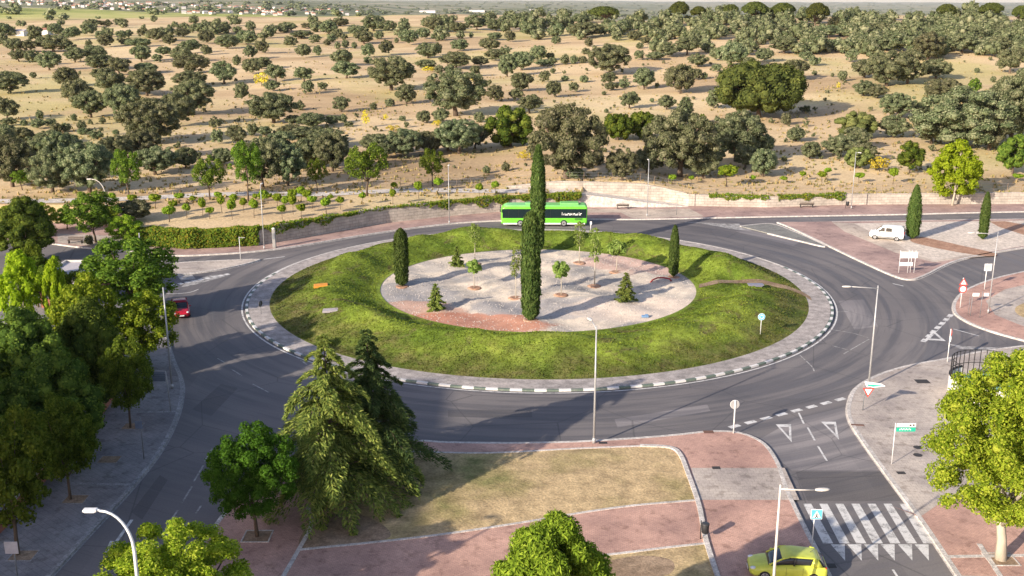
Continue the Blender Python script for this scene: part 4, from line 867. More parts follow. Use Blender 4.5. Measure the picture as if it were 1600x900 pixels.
def disc(mb,c,r,th,n=24,yaw=-PI/2):      # disc standing upright, facing yaw
    d=Vector((math.cos(yaw),math.sin(yaw),0)); s=Vector((-d.y,d.x,0)); c=Vector(c)
    vs=[c+s*r*math.cos(2*PI*k/n)+Vector((0,0,r*math.sin(2*PI*k/n)))+d*o for o in(-th/2,th/2) for k in range(n)]
    mb.add(vs,[tuple(reversed(range(n))),tuple(range(n,2*n))]+[(k,(k+1)%n,n+(k+1)%n,n+k) for k in range(n)])
def upright(mb,pts,c,th,yaw=-PI/2):      # polygon in the vertical plane facing yaw; pts (s,z)
    d=Vector((math.cos(yaw),math.sin(yaw),0)); s=Vector((-d.y,d.x,0)); c=Vector(c); n=len(pts)
    vs=[c+s*a+Vector((0,0,b))+d*o for o in(-th/2,th/2) for a,b in pts]
    mb.add(vs,[tuple(reversed(range(n))),tuple(range(n,2*n))]+[(k,(k+1)%n,n+(k+1)%n,n+k) for k in range(n)])
def sign_post(px,pb,pt,label,name='road_sign',z=ZP,r=.035,extra=0,mat='galv_steel',cat='road sign',base=None):
    x,y=base or P(px,pb,z); h=hsolve(y,pt,z); o=empty(name,(x,y,z),0,label,cat); MB().tube([(0,0,0),(0,0,h+extra)],r,8).build('pole',M[mat],o,True); return o,h
FWD=-PI/2
# blue round sign on the island grass
x,y=P(1188,523,.5); o=empty('road_sign',(x,y,zmound(x,y)),0,'round blue roundabout sign on the right of the island grass','road sign'); h=hsolve(y,490,zmound(x,y))
MB().tube([(0,0,0),(0,0,h)],.03,8).build('pole',M['white_paint_metal'],o,True)
mb=MB(); disc(mb,(0,-.05,h-.3),.34,.02); mb.build('border',M['sign_white'],o); mb=MB(); disc(mb,(0,-.066,h-.3),.31,.015); pl_=mb.build('sign_face',M['sign_lightblue'],o)
mb=MB()
for k in range(3):
    a0=2*PI*k/3+.3; pts=[]
    for t in np.linspace(a0,a0+1.35,7): pts.append((.20*math.cos(t),.20*math.sin(t)))
    for t in np.linspace(a0+1.35,a0,7): pts.append((.15*math.cos(t),.15*math.sin(t)))
    upright(mb,pts,(0,-.078,h-.3),.008)
    t=a0+1.35; upright(mb,[(.11*math.cos(t),.11*math.sin(t)),(.175*math.cos(t+.5),.175*math.sin(t+.5)),(.24*math.cos(t),.24*math.sin(t))],(0,-.078,h-.3),.008)
mb.build('arrow_symbol',M['sign_white'],pl_)
# backs of two round signs
o,h=sign_post(1146,677,626,'round sign seen from its pale back at the tip of the red pavement',mat='white_paint_metal',r=.05); mb=MB(); disc(mb,(0,.06,h-.33),.33,.03); mb.build('sign_back',M['galv_steel'],o); mb=MB(); disc(mb,(0,.08,h-.33),.35,.012); mb.build('sign_face',M['sign_white'],o)
x,y=P(408,490,.16); o=empty('road_sign',(x,y,.155),0,'dark back of a round sign on the left edge of the island','road sign'); MB().tube([(0,0,0),(0,0,1.3)],.03,8).build('pole',M['grey_metal'],o,True); mb=MB(); disc(mb,(0,0.03,1.05),.32,.03,yaw=PI*.9); mb.build('sign_back',M['dark_metal'],o)
# give-way sign
o,h=sign_post(1348,641,602,'give-way triangle sign at the kerb below the armed street lamp',mat='grey_metal')
mb=MB(); upright(mb,[(-.45,.0),(0,-.78),(.45,.0)],(.28,-.05,h-.55+.35),.02); mb.build('border',M['sign_red'],o); mb=MB(); upright(mb,[(-.30,-.085),(0,-.60),(.30,-.085)],(.28,-.068,h-.55+.35),.012); mb.build('sign_face',M['sign_white'],o)
mb=MB(); upright(mb,[(-.5,0),(.75,-.04),(1.05,-.2),(.2,-.42),(-.35,-.4)],(.45,-.05,h+.28),.04,-PI/2-.35); mb.build('direction_board',M['sign_white'],o); mb=MB(); upright(mb,[(-.3,-.2),(.7,-.16),(.8,-.22),(.15,-.36),(-.25,-.34)],(.45,-.085,h+.28),.02,-PI/2-.35); mb.build('direction_stripe',M['sign_green'],o)
# green and white street direction board
o,h=sign_post(1393,725,661,'green and white direction board on a thin pole on the right pavement',mat='white_paint_metal',r=.03)
mb=MB(); mb.box((.72,-.05,h-.13),(1.3,.04,.27)); b_=mb.build('sign_face',M['sign_white'],o); mb=MB(); mb.box((.72,-.05,h-.45),(1.3,.04,.30)); g_=mb.build('lower_board',M['sign_green'],o)
mb=MB(); [mb.box((.3+i*.09,-.075,h-.45+.05*(i%2)),(.05,.01,.1)) for i in range(9)]; mb.build('lettering',M['sign_white'],g_)
mb=MB(); upright(mb,[(-.1,-.06),(0,.08),(.1,-.06)],(1.0,-.075,h-.13),.01); mb.box((1.22,-.075,h-.13),(.1,.01,.14)); mb.build('symbol',M['black'],b_)
# pedestrian crossing sign
o,h=sign_post(1268,862,795,'blue square pedestrian crossing sign at the zebra crossing',mat='white_paint_metal',r=.03)
mb=MB(); mb.box((.1,-.05,h-.32),(.66,.03,.62)); mb.build('border',M['sign_white'],o); mb=MB(); mb.box((.1,-.07,h-.32),(.6,.02,.56)); f_=mb.build('sign_face',M['sign_lightblue'],o)
mb=MB(); upright(mb,[(-.24,-.2),(0,.23),(.24,-.2)],(.1,-.084,h-.32),.008); f2=mb.build('triangle',M['sign_white'],f_)
mb=MB(); disc(mb,(.1,-.094,h-.26),.035,.008,12); upright(mb,[(-.03,-.02),(.04,-.02),(.03,-.13),(.09,-.24),(.05,-.25),(0,-.16),(-.07,-.25),(-.11,-.23),(-.03,-.12)],(.1,-.094,h-.28),.008); mb.build('walking_symbol',M['black'],f_)
# double sign: triangle over disc
o,h=sign_post(1500,481,434,'red-rimmed triangle sign above a round red-rimmed sign on one post',mat='white_paint_metal',r=.04)
mb=MB(); upright(mb,[(-.46,-.78),(.46,-.78),(0,0)],(.05,-.05,h),.02); mb.build('border',M['sign_red'],o); mb=MB(); upright(mb,[(-.30,-.69),(.30,-.69),(0,-.18)],(.05,-.07,h),.02); f_=mb.build('sign_face',M['sign_white'],o); mb=MB(); mb.box((.05,-.086,h-.5),(.06,.01,.2)); mb.build('symbol',M['black'],f_)
mb=MB(); disc(mb,(.05,-.05,h-1.2),.42,.02); mb.build('round_border',M['sign_red'],o); mb=MB(); disc(mb,(.05,-.07,h-1.2),.31,.02); mb.build('round_face',M['sign_white'],o)
# pair of low white arrow boards on two poles
x,y=P(1516,494,ZP); o=empty('direction_sign',(x,y,ZP),0,'two small white direction boards on thin poles on the red traffic island','direction sign'); h=hsolve(y,458,ZP)
mb=MB(); mb.tube([(0,0,0),(0,0,h)],.035,8); mb.tube([(.75,-.5,0),(.75,-.5,h+.3)],.03,8); mb.tube([(-.1,.3,0),(-.1,.3,h-.4)],.02,6); mb.build('pole',M['grey_metal'],o,True)
for a,b in((.30,.66),(1.12,.5)): MB().box((a,-.05 if a<.5 else -.55,h-.15 if a<.5 else h),(b,.03,.34)).build('board',M['sign_white'],o)
# square sign far right
o,h=sign_post(1541,450,412,'square pale blue sign on a post beyond the red traffic island',mat='white_paint_metal',r=.045,base=P(1538,452,ZP)); MB().box((.1,-.06,h-.4),(.8,.03,.8)).build('border',M['sign_white'],o); MB().box((.1,-.08,h-.42),(.68,.02,.6)).build('sign_face',M['roof_pale'],o)
# edge-on red and white sign behind the curved wall
o,h=sign_post(1481,562,514,'red and white sign seen edge-on in front of the curved white wall',mat='white_paint_metal',r=.04,base=P(1480,566,ZP)); mb=MB(); disc(mb,(0.05,0,h-.3),.32,.03,yaw=PI*.93); mb.build('sign_face',M['sign_red'],o); mb=MB(); disc(mb,(.05,0,h-.9),.28,.03,yaw=PI*.93); mb.build('lower_sign',M['sign_white'],o)
# big white notice boards by the van
x,y=P(1404,426,ZP); o=empty('notice_board',(x,y,ZP),.0,'white double notice board on tall legs in front of the parked van','notice board'); h=hsolve(y,391,ZP)
for lx,ly in((0,0),(1.0,-.1),(1.35,0),(1.75,-.12)): MB().tube([(lx,ly,0),(lx,ly,h)],.03,8).build('leg',M['white_paint_metal'],o,True)
for c,d in(((.65,-.06,h-.55),(1.25,.04,.75)),((1.68,-.10,h-.55),(.62,.04,.72)),((.75,-.06,1.05),(1.55,.04,.42))): MB().box(c,d).build('board',M['sign_white'],o)
# left side boards
x,y=P(264,640,ZP); o=empty('sign_board',(x,y,ZP),.0,'blue-grey slatted sign board in a metal frame on the left kerb','sign board'); h=hsolve(y,580,ZP)
mb=MB(); mb.tube([(0.25,-.3,0),(.05,0,h*.7),(0,0,h),(-1.25,.1,h),(-1.3,.1,h-.85)],.045,8); mb.build('frame',M['galv_steel'],o,True); mb=MB(); mb.box((-.66,.05,h-.48),(1.15,.05,.72)); f_=mb.build('board',M['board_blue'],o); mb=MB(); [mb.box((-.66,.02,h-.22-.17*i),(1.15,.03,.03)) for i in range(4)]; mb.build('slat',M['galv_steel'],f_)
o,h=sign_post(225,717,652,'small pale sign on a thin dark pole on the shaded sidewalk',mat='grey_metal'); MB().box((-.12,-.05,h-.55),(.5,.02,.55)).build('sign_face',M['board_blue'],o)
o,h=sign_post(27,906,846,'blank white square sign on a pole in the bottom left corner',mat='grey_metal',base=P(29,912,ZP)); MB().box((-.1,-.05,h-.35),(.72,.03,.72)).build('sign_face',M['roof_pale'],o)
o,h=sign_post(229,385,364,'small blue sign on a pole beside the ivy hedge',mat='galv_steel',r=.05); MB().box((0,-.07,h-.35),(.55,.04,.65)).build('sign_face',M['sign_lightblue'],o)
o,h=sign_post(253,402,391,'short white sign above the dark tree crown by the left exit',mat='white_paint_metal',r=.05,base=P(254,412,ZP)); MB().box((0,-.07,h-.3),(.4,.04,.65)).build('sign_face',M['sign_white'],o)
o,h=sign_post(376,406,370,'thin pole with a small arm on the left splitter island',mat='white_paint_metal',r=.035); MB().box((.35,0,h-.1),(.7,.05,.07)).build('arm',M['galv_steel'],o)
o,h=sign_post(1057,336,312,'short thin pole right of the lamp post on the upper pavement','thin_post',mat='grey_metal',r=.04,cat='post'); MB().lathe([(.075,h),(.05,h+.12),(.0,h+.16)],n=8).build('cap',M['grey_metal'],o)
o,h=sign_post(923,360,346,'small white post on the far edge of the island grass','marker_post',z=.9,mat='white_paint_metal',r=.05,cat='post'); MB().box((0,-.05,h-.2),(.25,.04,.42)).build('board',M['sign_white'],o)
x,y=P(429,387,ZP); o=empty('totem_post',(x,y,ZP),0,'grey stone totem post with rounded top in front of the ivy','totem'); h=hsolve(y,357,ZP)
mb=MB(); mb.box((0,0,h*.48),(.42,.4,h*.96)); bevel(mb.build('body',M['totem_grey'],o),.05); mb=MB(); mb.lathe([(.22,h*.96),(.23,h*1.0),(.17,h*1.03),(.05,h*1.05)],n=14); mb.build('cap',M['lamp_beige'],o,True); MB().box((0,-.215,h*.62),(.3,.03,h*.3)).build('panel',M['grey_metal'],o)
# globe lamps in the left garden
for px,py,lb in((23,494,'white globe lamp on a short post against the dark evergreens'),(5,456,'white globe lamp at the left edge above the other one')):
    x,y=P(px,py,3.6); o=empty('globe_lamp',(x,y,0),0,lb,'garden lamp','globe lamps in the left garden'); MB().tube([(0,0,0),(0,0,3.4)],[.06,.045],8).build('pole',M['grey_metal'],o,True); mb=MB(); mb.add((ICO_V*.24+np.array([0,0,3.6])).tolist(),ICO_F); mb.build('globe',M['globe_white'],o,True)
# ------------------------------------------------------------------ benches, bins, drains, odds and ends
def bench(px,pb,label,rz=0,L=1.9,grp='benches on the upper pavement'):
    x,y=P(px,pb,ZP); o=empty('bench',(x,y,ZP),rz,label,'bench',grp)
    mb=MB(); [mb.box((0,-.18+.12*i,.45),(L,.1,.05)) for i in range(4)]; mb.build('seat',M['bench_wood'],o)
    mb=MB(); [mb.box((0,.27,.62+.14*i),(L,.04,.1)) for i in range(2)]; mb.build('backrest',M['bench_wood'],o)
    for s in(-1,1): MB().box((s*L*.42,0,.22),(.07,.5,.43)).build('leg',M['dark_metal'],o)
bench(973,326,'dark bench on the pale pavement right of the bus, nearer one',PI); bench(957,322,'dark bench right of the bus, farther one partly behind the other',PI); bench(1260,324,'dark bench against the right stone wall below the creeper',PI,2.2); bench(118,380,'dark bench on the far left pavement by the round tree',0,2.0)
def bin_(px,pb,label,h=1.0):
    x,y=P(px,pb,ZP); o=empty('litter_bin',(x,y,ZP),0,label,'litter bin'); MB().tube([(-.18,0,0),(-.18,0,h+.25)],.035,8).build('post',M['dark_metal'],o,True)
    mb=MB(); mb.lathe([(.16,h-.55),(.21,h-.5),(.23,h+.02),(.2,h+.05)],(.08,-.02,0),14); mb.build('bin_body',M['trim_black'],o,True); mb=MB(); mb.lathe([(.245,h+.0),(.245,h+.06),(.2,h+.1)],(.08,-.02,0),14); mb.build('rim',M['dark_metal'],o,True)
bin_(1099,842,'dark litter bin on a post beside the near lawn corner',.95); bin_(1323,325,'small dark litter bin by the thin lamp post at the right wall',.9)
def drain(px,py,w,d,label,mat='iron_drain',rz=0,z=ZP,name='drain_cover',cat='drain cover',round_=False):
    x,y=P(px,py,z); mb=MB()
    if round_: mb.lathe([(w/2,0),(w/2,.012),(w/2-.06,.012),(w/2-.07,.008),(.0001,.008)],n=24)
    else:
        mb.box((0,0,.008),(w,d,.016))
        k=max(3,int(w/.14)); [mb.box((-w/2+w*(i+.5)/k,0,.02),(w/k*.45,d*.8,.012)) for i in range(k)]
    o=mb.build(name,M[mat]); o.location=(x,y,z); o.rotation_euler=(0,0,rz); tag(o,label,cat)
drain(1107,675,.75,.5,'rust brown drain cover on the red pavement near the pale sign back','rust_drain'); drain(1119,731,.55,.42,'dark drain grate where red pavers meet the grey cobbles'); drain(942,692,.6,.35,'dark drain grate at the kerb right of the tall lamp'); drain(1340,664,.95,.3,'long rusty drain grate at the right kerb','rust_drain',-.1)
drain(1434,699,.62,.62,'round manhole cover on the right pavement, farther of two',round_=True,z=ZP+.004); drain(1434,711,.62,.62,'round manhole cover on the right pavement, nearer of two',round_=True,z=ZP+.004); drain(1408,739,.55,.4,'square dark drain cover on the right pavement below the manholes'); drain(1441,596,1.1,.9,'dark square cover patch on the right pavement near the white wall',z=ZP)
drain(1299,884,.5,.45,'dark drain grate on the road beside the yellow car',z=.004); drain(1468,343,.8,.4,'dark cover in the pale gravel right of the van',z=ZP+.01)
for i,(px,py) in enumerate([(171,718),(207,666),(118,780),(36,868)]):
    x,y=P(px,py,ZP); tag(MB().ribbon([(x-.7,y-.6),(x+.7,y-.6),(x+.7,y+.6),(x-.7,y+.6)],.1,ZP-.03,ZP+.02,closed=True).build('tree_pit_edging',M['dark_kerb']),kind='structure'); tag(MB().poly([(x-.66,y-.56),(x+.66,y-.56),(x+.66,y+.56),(x-.66,y+.56)],ZP+.006).build('tree_pit_soil',M['bare_soil']),kind='structure')
for px,py in [(1564,874),(402,838)]:
    x,y=P(px,py,ZP); tag(MB().ribbon([(x-.8,y-.7),(x+.8,y-.7),(x+.8,y+.7),(x-.8,y+.7)],.12,ZP-.03,ZP+.03,closed=True).build('tree_pit_edging',M['kerb_stone']),kind='structure'); tag(MB().poly([(x-.74,y-.64),(x+.74,y-.64),(x+.74,y+.64),(x-.74,y+.64)],ZP+.008).build('tree_pit_soil',M['bare_soil']),kind='structure')
for py0 in((222,650,206),(206,766,180)): pass
line2=lambda pts,mat: tag(MB().ribbon(pp(pts,ZP),.28,ZP,ZP+.006).build('paver_seam',M[mat]),kind='structure')
line2([(170,645),(278,643)],'dark_kerb'); line2([(95,755),(203,757)],'dark_kerb')
x,y=P(502,456,.9); o=MB().box((0,0,.14),(1.5,.9,.26)); o=bevel(o.build('utility_cover',M['orange_plastic']),.05); o.location=(x,y,zmound(x,y)-.03); o.rotation_euler=(.05,-.05,.15); tag(o,'flat orange utility cover lying in the grass on the left of the island','utility cover')
x,y=P(517,496,.9); o=MB().box((0,0,.1),(1.5,.8,.2)); o=bevel(o.build('concrete_slab',M['slab_grey']),.03); o.location=(x,y,zmound(x,y)-.04); o.rotation_euler=(.08,-.06,.05); tag(o,'pale grey concrete slab lying in the grass below the orange cover','slab')
x,y=P(1181,441,1.0); o=MB().box((0,0,.2),(1.7,.8,.1)); o.box((0,0,.08),(1.4,.6,.16)); o=bevel(o.build('metal_hatch',M['slab_blue']),.02); o.location=(x,y,zmound(x,y)+.03); tag(o,'bluish grey metal hatch beside the footpath through the island grass','hatch')
x,y=P(1033,441,.6); mb=MB(); mb.tube([(-1.25,-.25,-.05),(-.95,-.1,.24),(-.4,.1,.42),(.3,.15,.42),(.95,.1,.3),(1.2,.05,-.02)],.09,8); o=mb.build('red_hoop',M['red_hose'],smooth=True); o.location=(x,y,zisl(x,y)); tag(o,'low dark red hoop in the gravel in front of the right cypress','hoop')
x,y=P(1008,496,.6); o=MB().box((0,0,.1),(.7,.4,.2)); o.box((.15,.05,.24),(.35,.25,.1)); o=bevel(o.build('cloth_bundle',M['blue_cloth']),.08,3); o.location=(x,y,zisl(x,y)); tag(o,'small blue bundle on the gravel by the near grass edge','bundle')
# little earth wells round the island saplings
for px,py in [(742,448),(806,464),(905,411),(929,444),(877,460),(963,424),(742,413),(829,502),(628,447),(1052,432)]:
    x,y=P(px,py,.6); mb=MB(); mb.lathe([(.85,-.03),(.6,.09),(.42,.05),(.0001,.03)],n=16); o=mb.build('earth_well',M['red_mulch'],smooth=True); o.location=(x,y,zisl(x,y)); tag(o,kind='structure')
# ------------------------------------------------------------------ left garden wall and flat roof
wp=[P(px,py,ZP) for px,py in [(-20,850),(15,815),(60,760),(112,703),(152,655),(176,622),(190,590),(190,560)]]
o=empty('garden_wall',(0,0,0),0,'red brick garden wall with a blue railing along the shaded sidewalk','wall'); MB().ribbon(wp,.3,0,1.15).build('brickwork',M['brick_red'],o); MB().ribbon(wp,.36,1.15,1.22).build('coping',M['roof_pale'],o)
mb=MB()
for i in range(len(wp)-1):
    a,b=Vector((*wp[i],0)),Vector((*wp[i+1],0)); n=max(2,int((b-a).length/.16))
    for k in range(n):
        p=a.lerp(b,k/n); mb.box((p.x,p.y,1.7),(.025,.025,.96))
    for zz in(1.35,2.15): mb.tube([a+Vector((0,0,zz)),b+Vector((0,0,zz))],.025,6)
mb.build('railing',M['rail_blue'],o)
x,y=P(122,476,0); o=empty('flat_roofed_building',(x-1.0,y+2.5,0),.04,'low red brick building with flat pale roof behind the left trees','building')
MB().box((0,0,1.35),(4.6,8,2.7)).build('wall',M['brick_red'],o); rf=MB().box((0,0,2.85),(5.0,8.5,.3)).build('roof',M['roof_pale'],o); MB().ribbon([(-2.45,-4.2),(2.45,-4.2),(2.45,4.2),(-2.45,4.2)],.2,3.0,3.22,closed=True).build('parapet',M['lamp_beige'],rf); MB().box((1.2,-4.02,1.1),(1.0,.06,2.2)).build('door',M['dark_metal'],o); f_=MB().box((-1,-4.03,1.6),(1.6,.06,1.0)).build('window',M['glass'],o); MB().ribbon([(-1.85,1.05),(.0,1.05)],.06,0,.02).build('sill',M['lamp_beige'],f_)
# ------------------------------------------------------------------ curved white wall with railing, trampoline
cxx,cyy=P(1545,601,1.0); R_=2.95
o=empty('curved_wall',(cxx,cyy,ZP),0,'curved white garden wall topped with black bars beside the big plane tree','wall')
arcp=[(R_*math.cos(t),R_*math.sin(t)) for t in np.linspace(PI*.62,PI*1.5,26)]; arcp=arcp+[(arcp[-1][0]+3.0,arcp[-1][1]-.2),(arcp[-1][0]+6,arcp[-1][1]-.4)]
MB().ribbon(arcp,.18,0,1.45).build('wall_face',M['render_white'],o); MB().ribbon(arcp,.24,1.45,1.52).build('coping',M['net_black'],o)
mb=MB()
for t in np.linspace(PI*.3,PI*1.12,17): mb.tube([(R_*math.cos(t),R_*math.sin(t),1.45 if t>PI*.62 else 0),(R_*math.cos(t),R_*math.sin(t),2.9)],.035,6)
for zz in(1.75,2.85): mb.tube([(R_*math.cos(t),R_*math.sin(t),zz) for t in np.linspace(PI*.3,PI*1.12,24)],.03,6)
mb.build('railing',M['net_black'],o)
o=empty('trampoline',(cxx+.2,cyy+.1,ZP),0,'round dark trampoline with green rim behind the curved white wall','trampoline')
mb=MB(); mb.lathe([(1.75,.9),(1.75,.94),(.001,.93)],n=32); mb.build('mat',M['board_blue'],o); mb=MB(); mb.lathe([(1.75,.9),(2.2,.92),(2.2,.98),(1.75,.97)],n=32); mb.build('rim',M['rim_green'],o)
for k in range(6): a=k*PI/3; MB().tube([(2.1*math.cos(a),2.1*math.sin(a),0),(2.1*math.cos(a),2.1*math.sin(a),.92)],.04,6).build('leg',M['galv_steel'],o,True)
# wire fence on posts above the terrace path
o=empty('wire_fence',(0,0,0),0,'thin wire fence on slim posts along the top of the stone walls','fence'); mb=MB(); fp=[]
for px in range(560,1640,22):
    x=XW(px,164.5); yy=max(float(W(x)),164.45)+.5 if x<27 else float(W(x))+.5; fp.append((x,yy,ground(x,yy+1.0)))
pm=MB().tube([(0,0,-.2),(0,0,1.45)],.03,6).build('post',M['wood_post'],o); pm.location=fp[0]
for p in fp[1:]:
    c=pm.copy(); C.objects.link(c); c.parent=o; c.location=p
for zz in(.5,.95,1.4): mb.tube([(p[0],p[1],p[2]+zz) for p in fp],.010,4)
mb.build('wire',M['galv_steel'],o)

# ------------------------------------------------------------------ unseen flats added left of the camera, sized to shade the street
o=empty('added_shade_building',(-71,31.5,0),0,'tall cream apartment block added out of view to shade the sidewalk','building')
MB().box((0,-15.0,14.3),(18,27,28.6)).build('wall',M['render_white'],o); MB().box((0,13.5,8.5),(18,30,17.0)).build('lower_wing',M['render_white'],o)
rf=MB().box((0,-15,28.8),(18.6,27.6,.4)).build('roof',M['roof_pale'],o); MB().box((-2,-12,30.2),(6,9,2.4)).build('lift_housing',M['render_white'],rf); MB().box((0,13.9,17.2),(18.6,29.8,.4)).build('roof',M['roof_pale'],o)
pw=MB().box((9.03,-25,1.8),(.1,1.6,1.5)).build('window',M['glass'],o)
for fl in range(9):
    y0,y1=-27,(27 if fl<5 else -2); yc=(y0+y1)/2
    bl=MB().box((9.7,yc,3.05+3.1*fl),(1.4,y1-y0,.18)).build('balcony',M['lamp_beige'],o); MB().box((10.35,yc,3.6+3.1*fl),(.06,y1-y0,.95)).build('railing',M['board_blue'],bl)
    for k in range(9 if fl<5 else 4):
        if fl+k==0: continue
        q=pw.copy(); C.objects.link(q); q.parent=o; q.location=(0,6.2*k,3.1*fl)
# ------------------------------------------------------------------ vehicles (x forward, z up, origin on the ground)
def loft(stations, npow=3.2, n=18, cap=True):
    """stations: (x, halfwidth, z0, z1): rounded-box sections."""
    vs=[];fs=[]
    for x,hw,z0,z1 in stations:
        for k in range(n):
            t=2*PI*(k+.5)/n; c,s=math.cos(t),math.sin(t)
            vs.append((x,hw*math.copysign(abs(c)**(2/npow),c),(z0+z1)/2+(z1-z0)/2*math.copysign(abs(s)**(2/npow),s)))
    for i in range(len(stations)-1):
        for k in range(n): fs.append((i*n+k,i*n+(k+1)%n,(i+1)*n+(k+1)%n,(i+1)*n+k))
    if cap: fs.append(tuple(reversed(range(n)))); fs.append(tuple(range((len(stations)-1)*n,len(stations)*n)))
    return vs,fs
def wheel(parent,x,y,r,w=.22):
    o=MB(); prof=[(r*.62,-w/2),(r*.93,-w/2),(r,-w*.3),(r,w*.3),(r*.93,w/2),(r*.62,w/2)]
    def lat(pr,n=22):
        vs=[(x+q*math.cos(2*PI*k/n),y+zz,r+q*math.sin(2*PI*k/n)) for q,zz in pr for k in range(n)]
        fs=[(i*n+k,(i+1)*n+k,(i+1)*n+(k+1)%n,i*n+(k+1)%n) for i in range(len(pr)-1) for k in range(n)]+[tuple(range(n)),tuple(reversed(range((len(pr)-1)*n,len(pr)*n)))]
        return vs,fs
    wv=MB().add(*lat(prof)).build('wheel',M['tyre'],parent,True)
    s=1 if y>0 else -1
    rm=MB().add(*lat([(r*.64,-w*.52),(r*.64,w*.52)])); rm.build('rim',M['rim'],wv)
    hb=MB().add(*lat([(r*.2,-w*.56),(r*.2,w*.56)],10))
    for k in range(5):
        a=2*PI*k/5+.3; hb.box((x+math.cos(a)*r*.42,y+s*w*.53,r+math.sin(a)*r*.42),(.06,.02,.06))
    hb.build('hub',M['trim_black'],wv)
    ar=MB(); n=20; R1=r*1.18
    vs=[(x+R1*math.cos(2*PI*k/n),y+q,r+R1*math.sin(2*PI*k/n)) for q in(-.02,.02) for k in range(n)]
    ar.add([(a,b+s*.015,c) for a,b,c in vs],[tuple(range(n)),tuple(reversed(range(n,2*n)))]+[(k,n+k,n+(k+1)%n,(k+1)%n) for k in range(n)]); ar.build('wheel_arch',M['trim_black'],parent)
def panel(mb, pts, th=.012):      # flat plate through 3-D points, given a little thickness outward
    p=[Vector(q) for q in pts]; nrm=(p[1]-p[0]).cross(p[-1]-p[0]).normalized(); n=len(p)
    mb.add([q-nrm*th for q in p]+[q+nrm*th for q in p],[tuple(reversed(range(n))),tuple(range(n,2*n))]+[(k,(k+1)%n,n+(k+1)%n,n+k) for k in range(n)])
def hatch(name,loc,rz,body,label,L=4.05,Wd=1.76,Hh=1.46):
    o=empty(name,loc,rz,label,'car'); h=Wd/2; f=L/2
    st=[(f,h*.55,.34,.56),(f-.06,h*.78,.26,.66),(f-.25,h*.92,.20,.74),(f-.6,h*.985,.18,.83),(f-1.05,h,.17,.92),(f-1.6,h,.17,.97),(0,h,.17,.97),(-f*.5,h,.17,.99),(-f+.5,h*.985,.18,1.0),(-f+.2,h*.93,.22,.99),(-f+.05,h*.86,.28,.94),(-f,h*.75,.36,.8)]
    b=MB().add(*loft(st,4.2,22)).build('body',M[body],o,True)
    gl=[(f-1.0,h*.72,.86,.93),(f-1.25,h*.86,.84,1.08),(f-1.75,h*.83,.84,1.36),(f-2.2,h*.79,.84,Hh-.03),(-.5,h*.78,.84,Hh-.02),(-f+.75,h*.76,.84,Hh-.08),(-f+.42,h*.77,.84,1.27),(-f+.12,h*.80,.84,1.02)]
    MB().add(*loft(gl,3.6,22)).build('window',M['glass'],o,True)
    rf=[(f-1.72,h*.70,1.30,1.375),(f-2.15,h*.76,1.36,Hh),(-.3,h*.77,1.36,Hh+.01),(-f+.75,h*.74,1.33,Hh-.055),(-f+.42,h*.68,1.25,1.335)]
    MB().add(*loft(rf,3.0,18)).build('roof',M[body],o,True)
    for s in(-1,1):
        MB().tube([(f-1.05,s*h*.80,.93),(f-1.75,s*h*.79,1.33),(f-2.1,s*h*.75,1.40)],[.05,.045,.04],6).build('pillar',M[body],o,True); MB().tube([(-.25,s*h*.885,.96),(-.35,s*h*.80,1.40)],.045,6).build('pillar',M['trim_black'],o,True)
        mb=MB(); panel(mb,[(-f+.28,s*h*.90,.96),(-f+.95,s*h*.895,.97),(-f+.80,s*h*.80,1.40),(-f+.55,s*h*.78,1.36)][::s],.03); mb.build('pillar',M[body],o,True)
        mb=MB(); mb.add((ICO1_V*np.array([.10,.12,.075])+np.array([f-1.35,s*(h+.07),1.0])).tolist(),ICO1_F); mb.build('mirror',M[body],o,True)
        mb=MB(); mb.add((ICO_V*np.array([.20,.14,.085])+np.array([f-.22,s*h*.70,.66])).tolist(),ICO_F); mb.build('headlight',M['lamp_clear'],o,True)
        mb=MB(); mb.box((-f+.10,s*h*.62,.86),(.10,.36,.13)); bevel(mb.build('tail_light',M['lamp_red'],o),.03)
        mb=MB(); mb.box((.15,s*(h+.003),.60),(.012,.01,.62)); mb.box((-.75,s*(h+.003),.60),(.012,.01,.62)); mb.build('door_seam',M['trim_black'],o)
        for xx in(-.05,-.95): MB().box((xx,s*(h+.012),.86),(.16,.03,.03)).build('door_handle',M[body],o)
        mb=MB(); mb.box((-.1,s*(h-.01),.24),(2.1,.04,.1)); mb.build('side_skirt',M['trim_black'],o)
    for xx in(f-.82,-f+.76):
        for s in(-1,1): wheel(o,xx,s*(h-.09),.31,.2)
    mb=MB(); mb.box((f-.03,0,.42),(.1,.9,.16)); bevel(mb.build('grille',M['trim_black'],o),.02); MB().box((f+.03,0,.40),(.02,.5,.11)).build('number_plate',M['plate_white'],o); MB().box((-f-.005,0,.62),(.03,.5,.11)).build('number_plate',M['plate_white'],o)
    mb=MB(); mb.box((-f+.03,0,.40),(.14,1.3,.18)); bevel(mb.build('rear_bumper',M['trim_black'],o),.03); MB().tube([(-f+.9,.0,Hh-.03),(-f+.75,0,Hh+.12)],.012,5).build('antenna',M['trim_black'],o)
    return o
x,y=P(1227,899,.0); hatch('yellow_car',(x,y-.1,ZP),PI-.10,'yellow_body','yellow hatchback car parked beside the zebra crossing',4.2)
x,y=P(281,491,.0); hatch('red_car',(x+.1,y,0),-PI/2+.35,'red_body','red car coming round the roundabout beside the sunlit left trees',4.0)
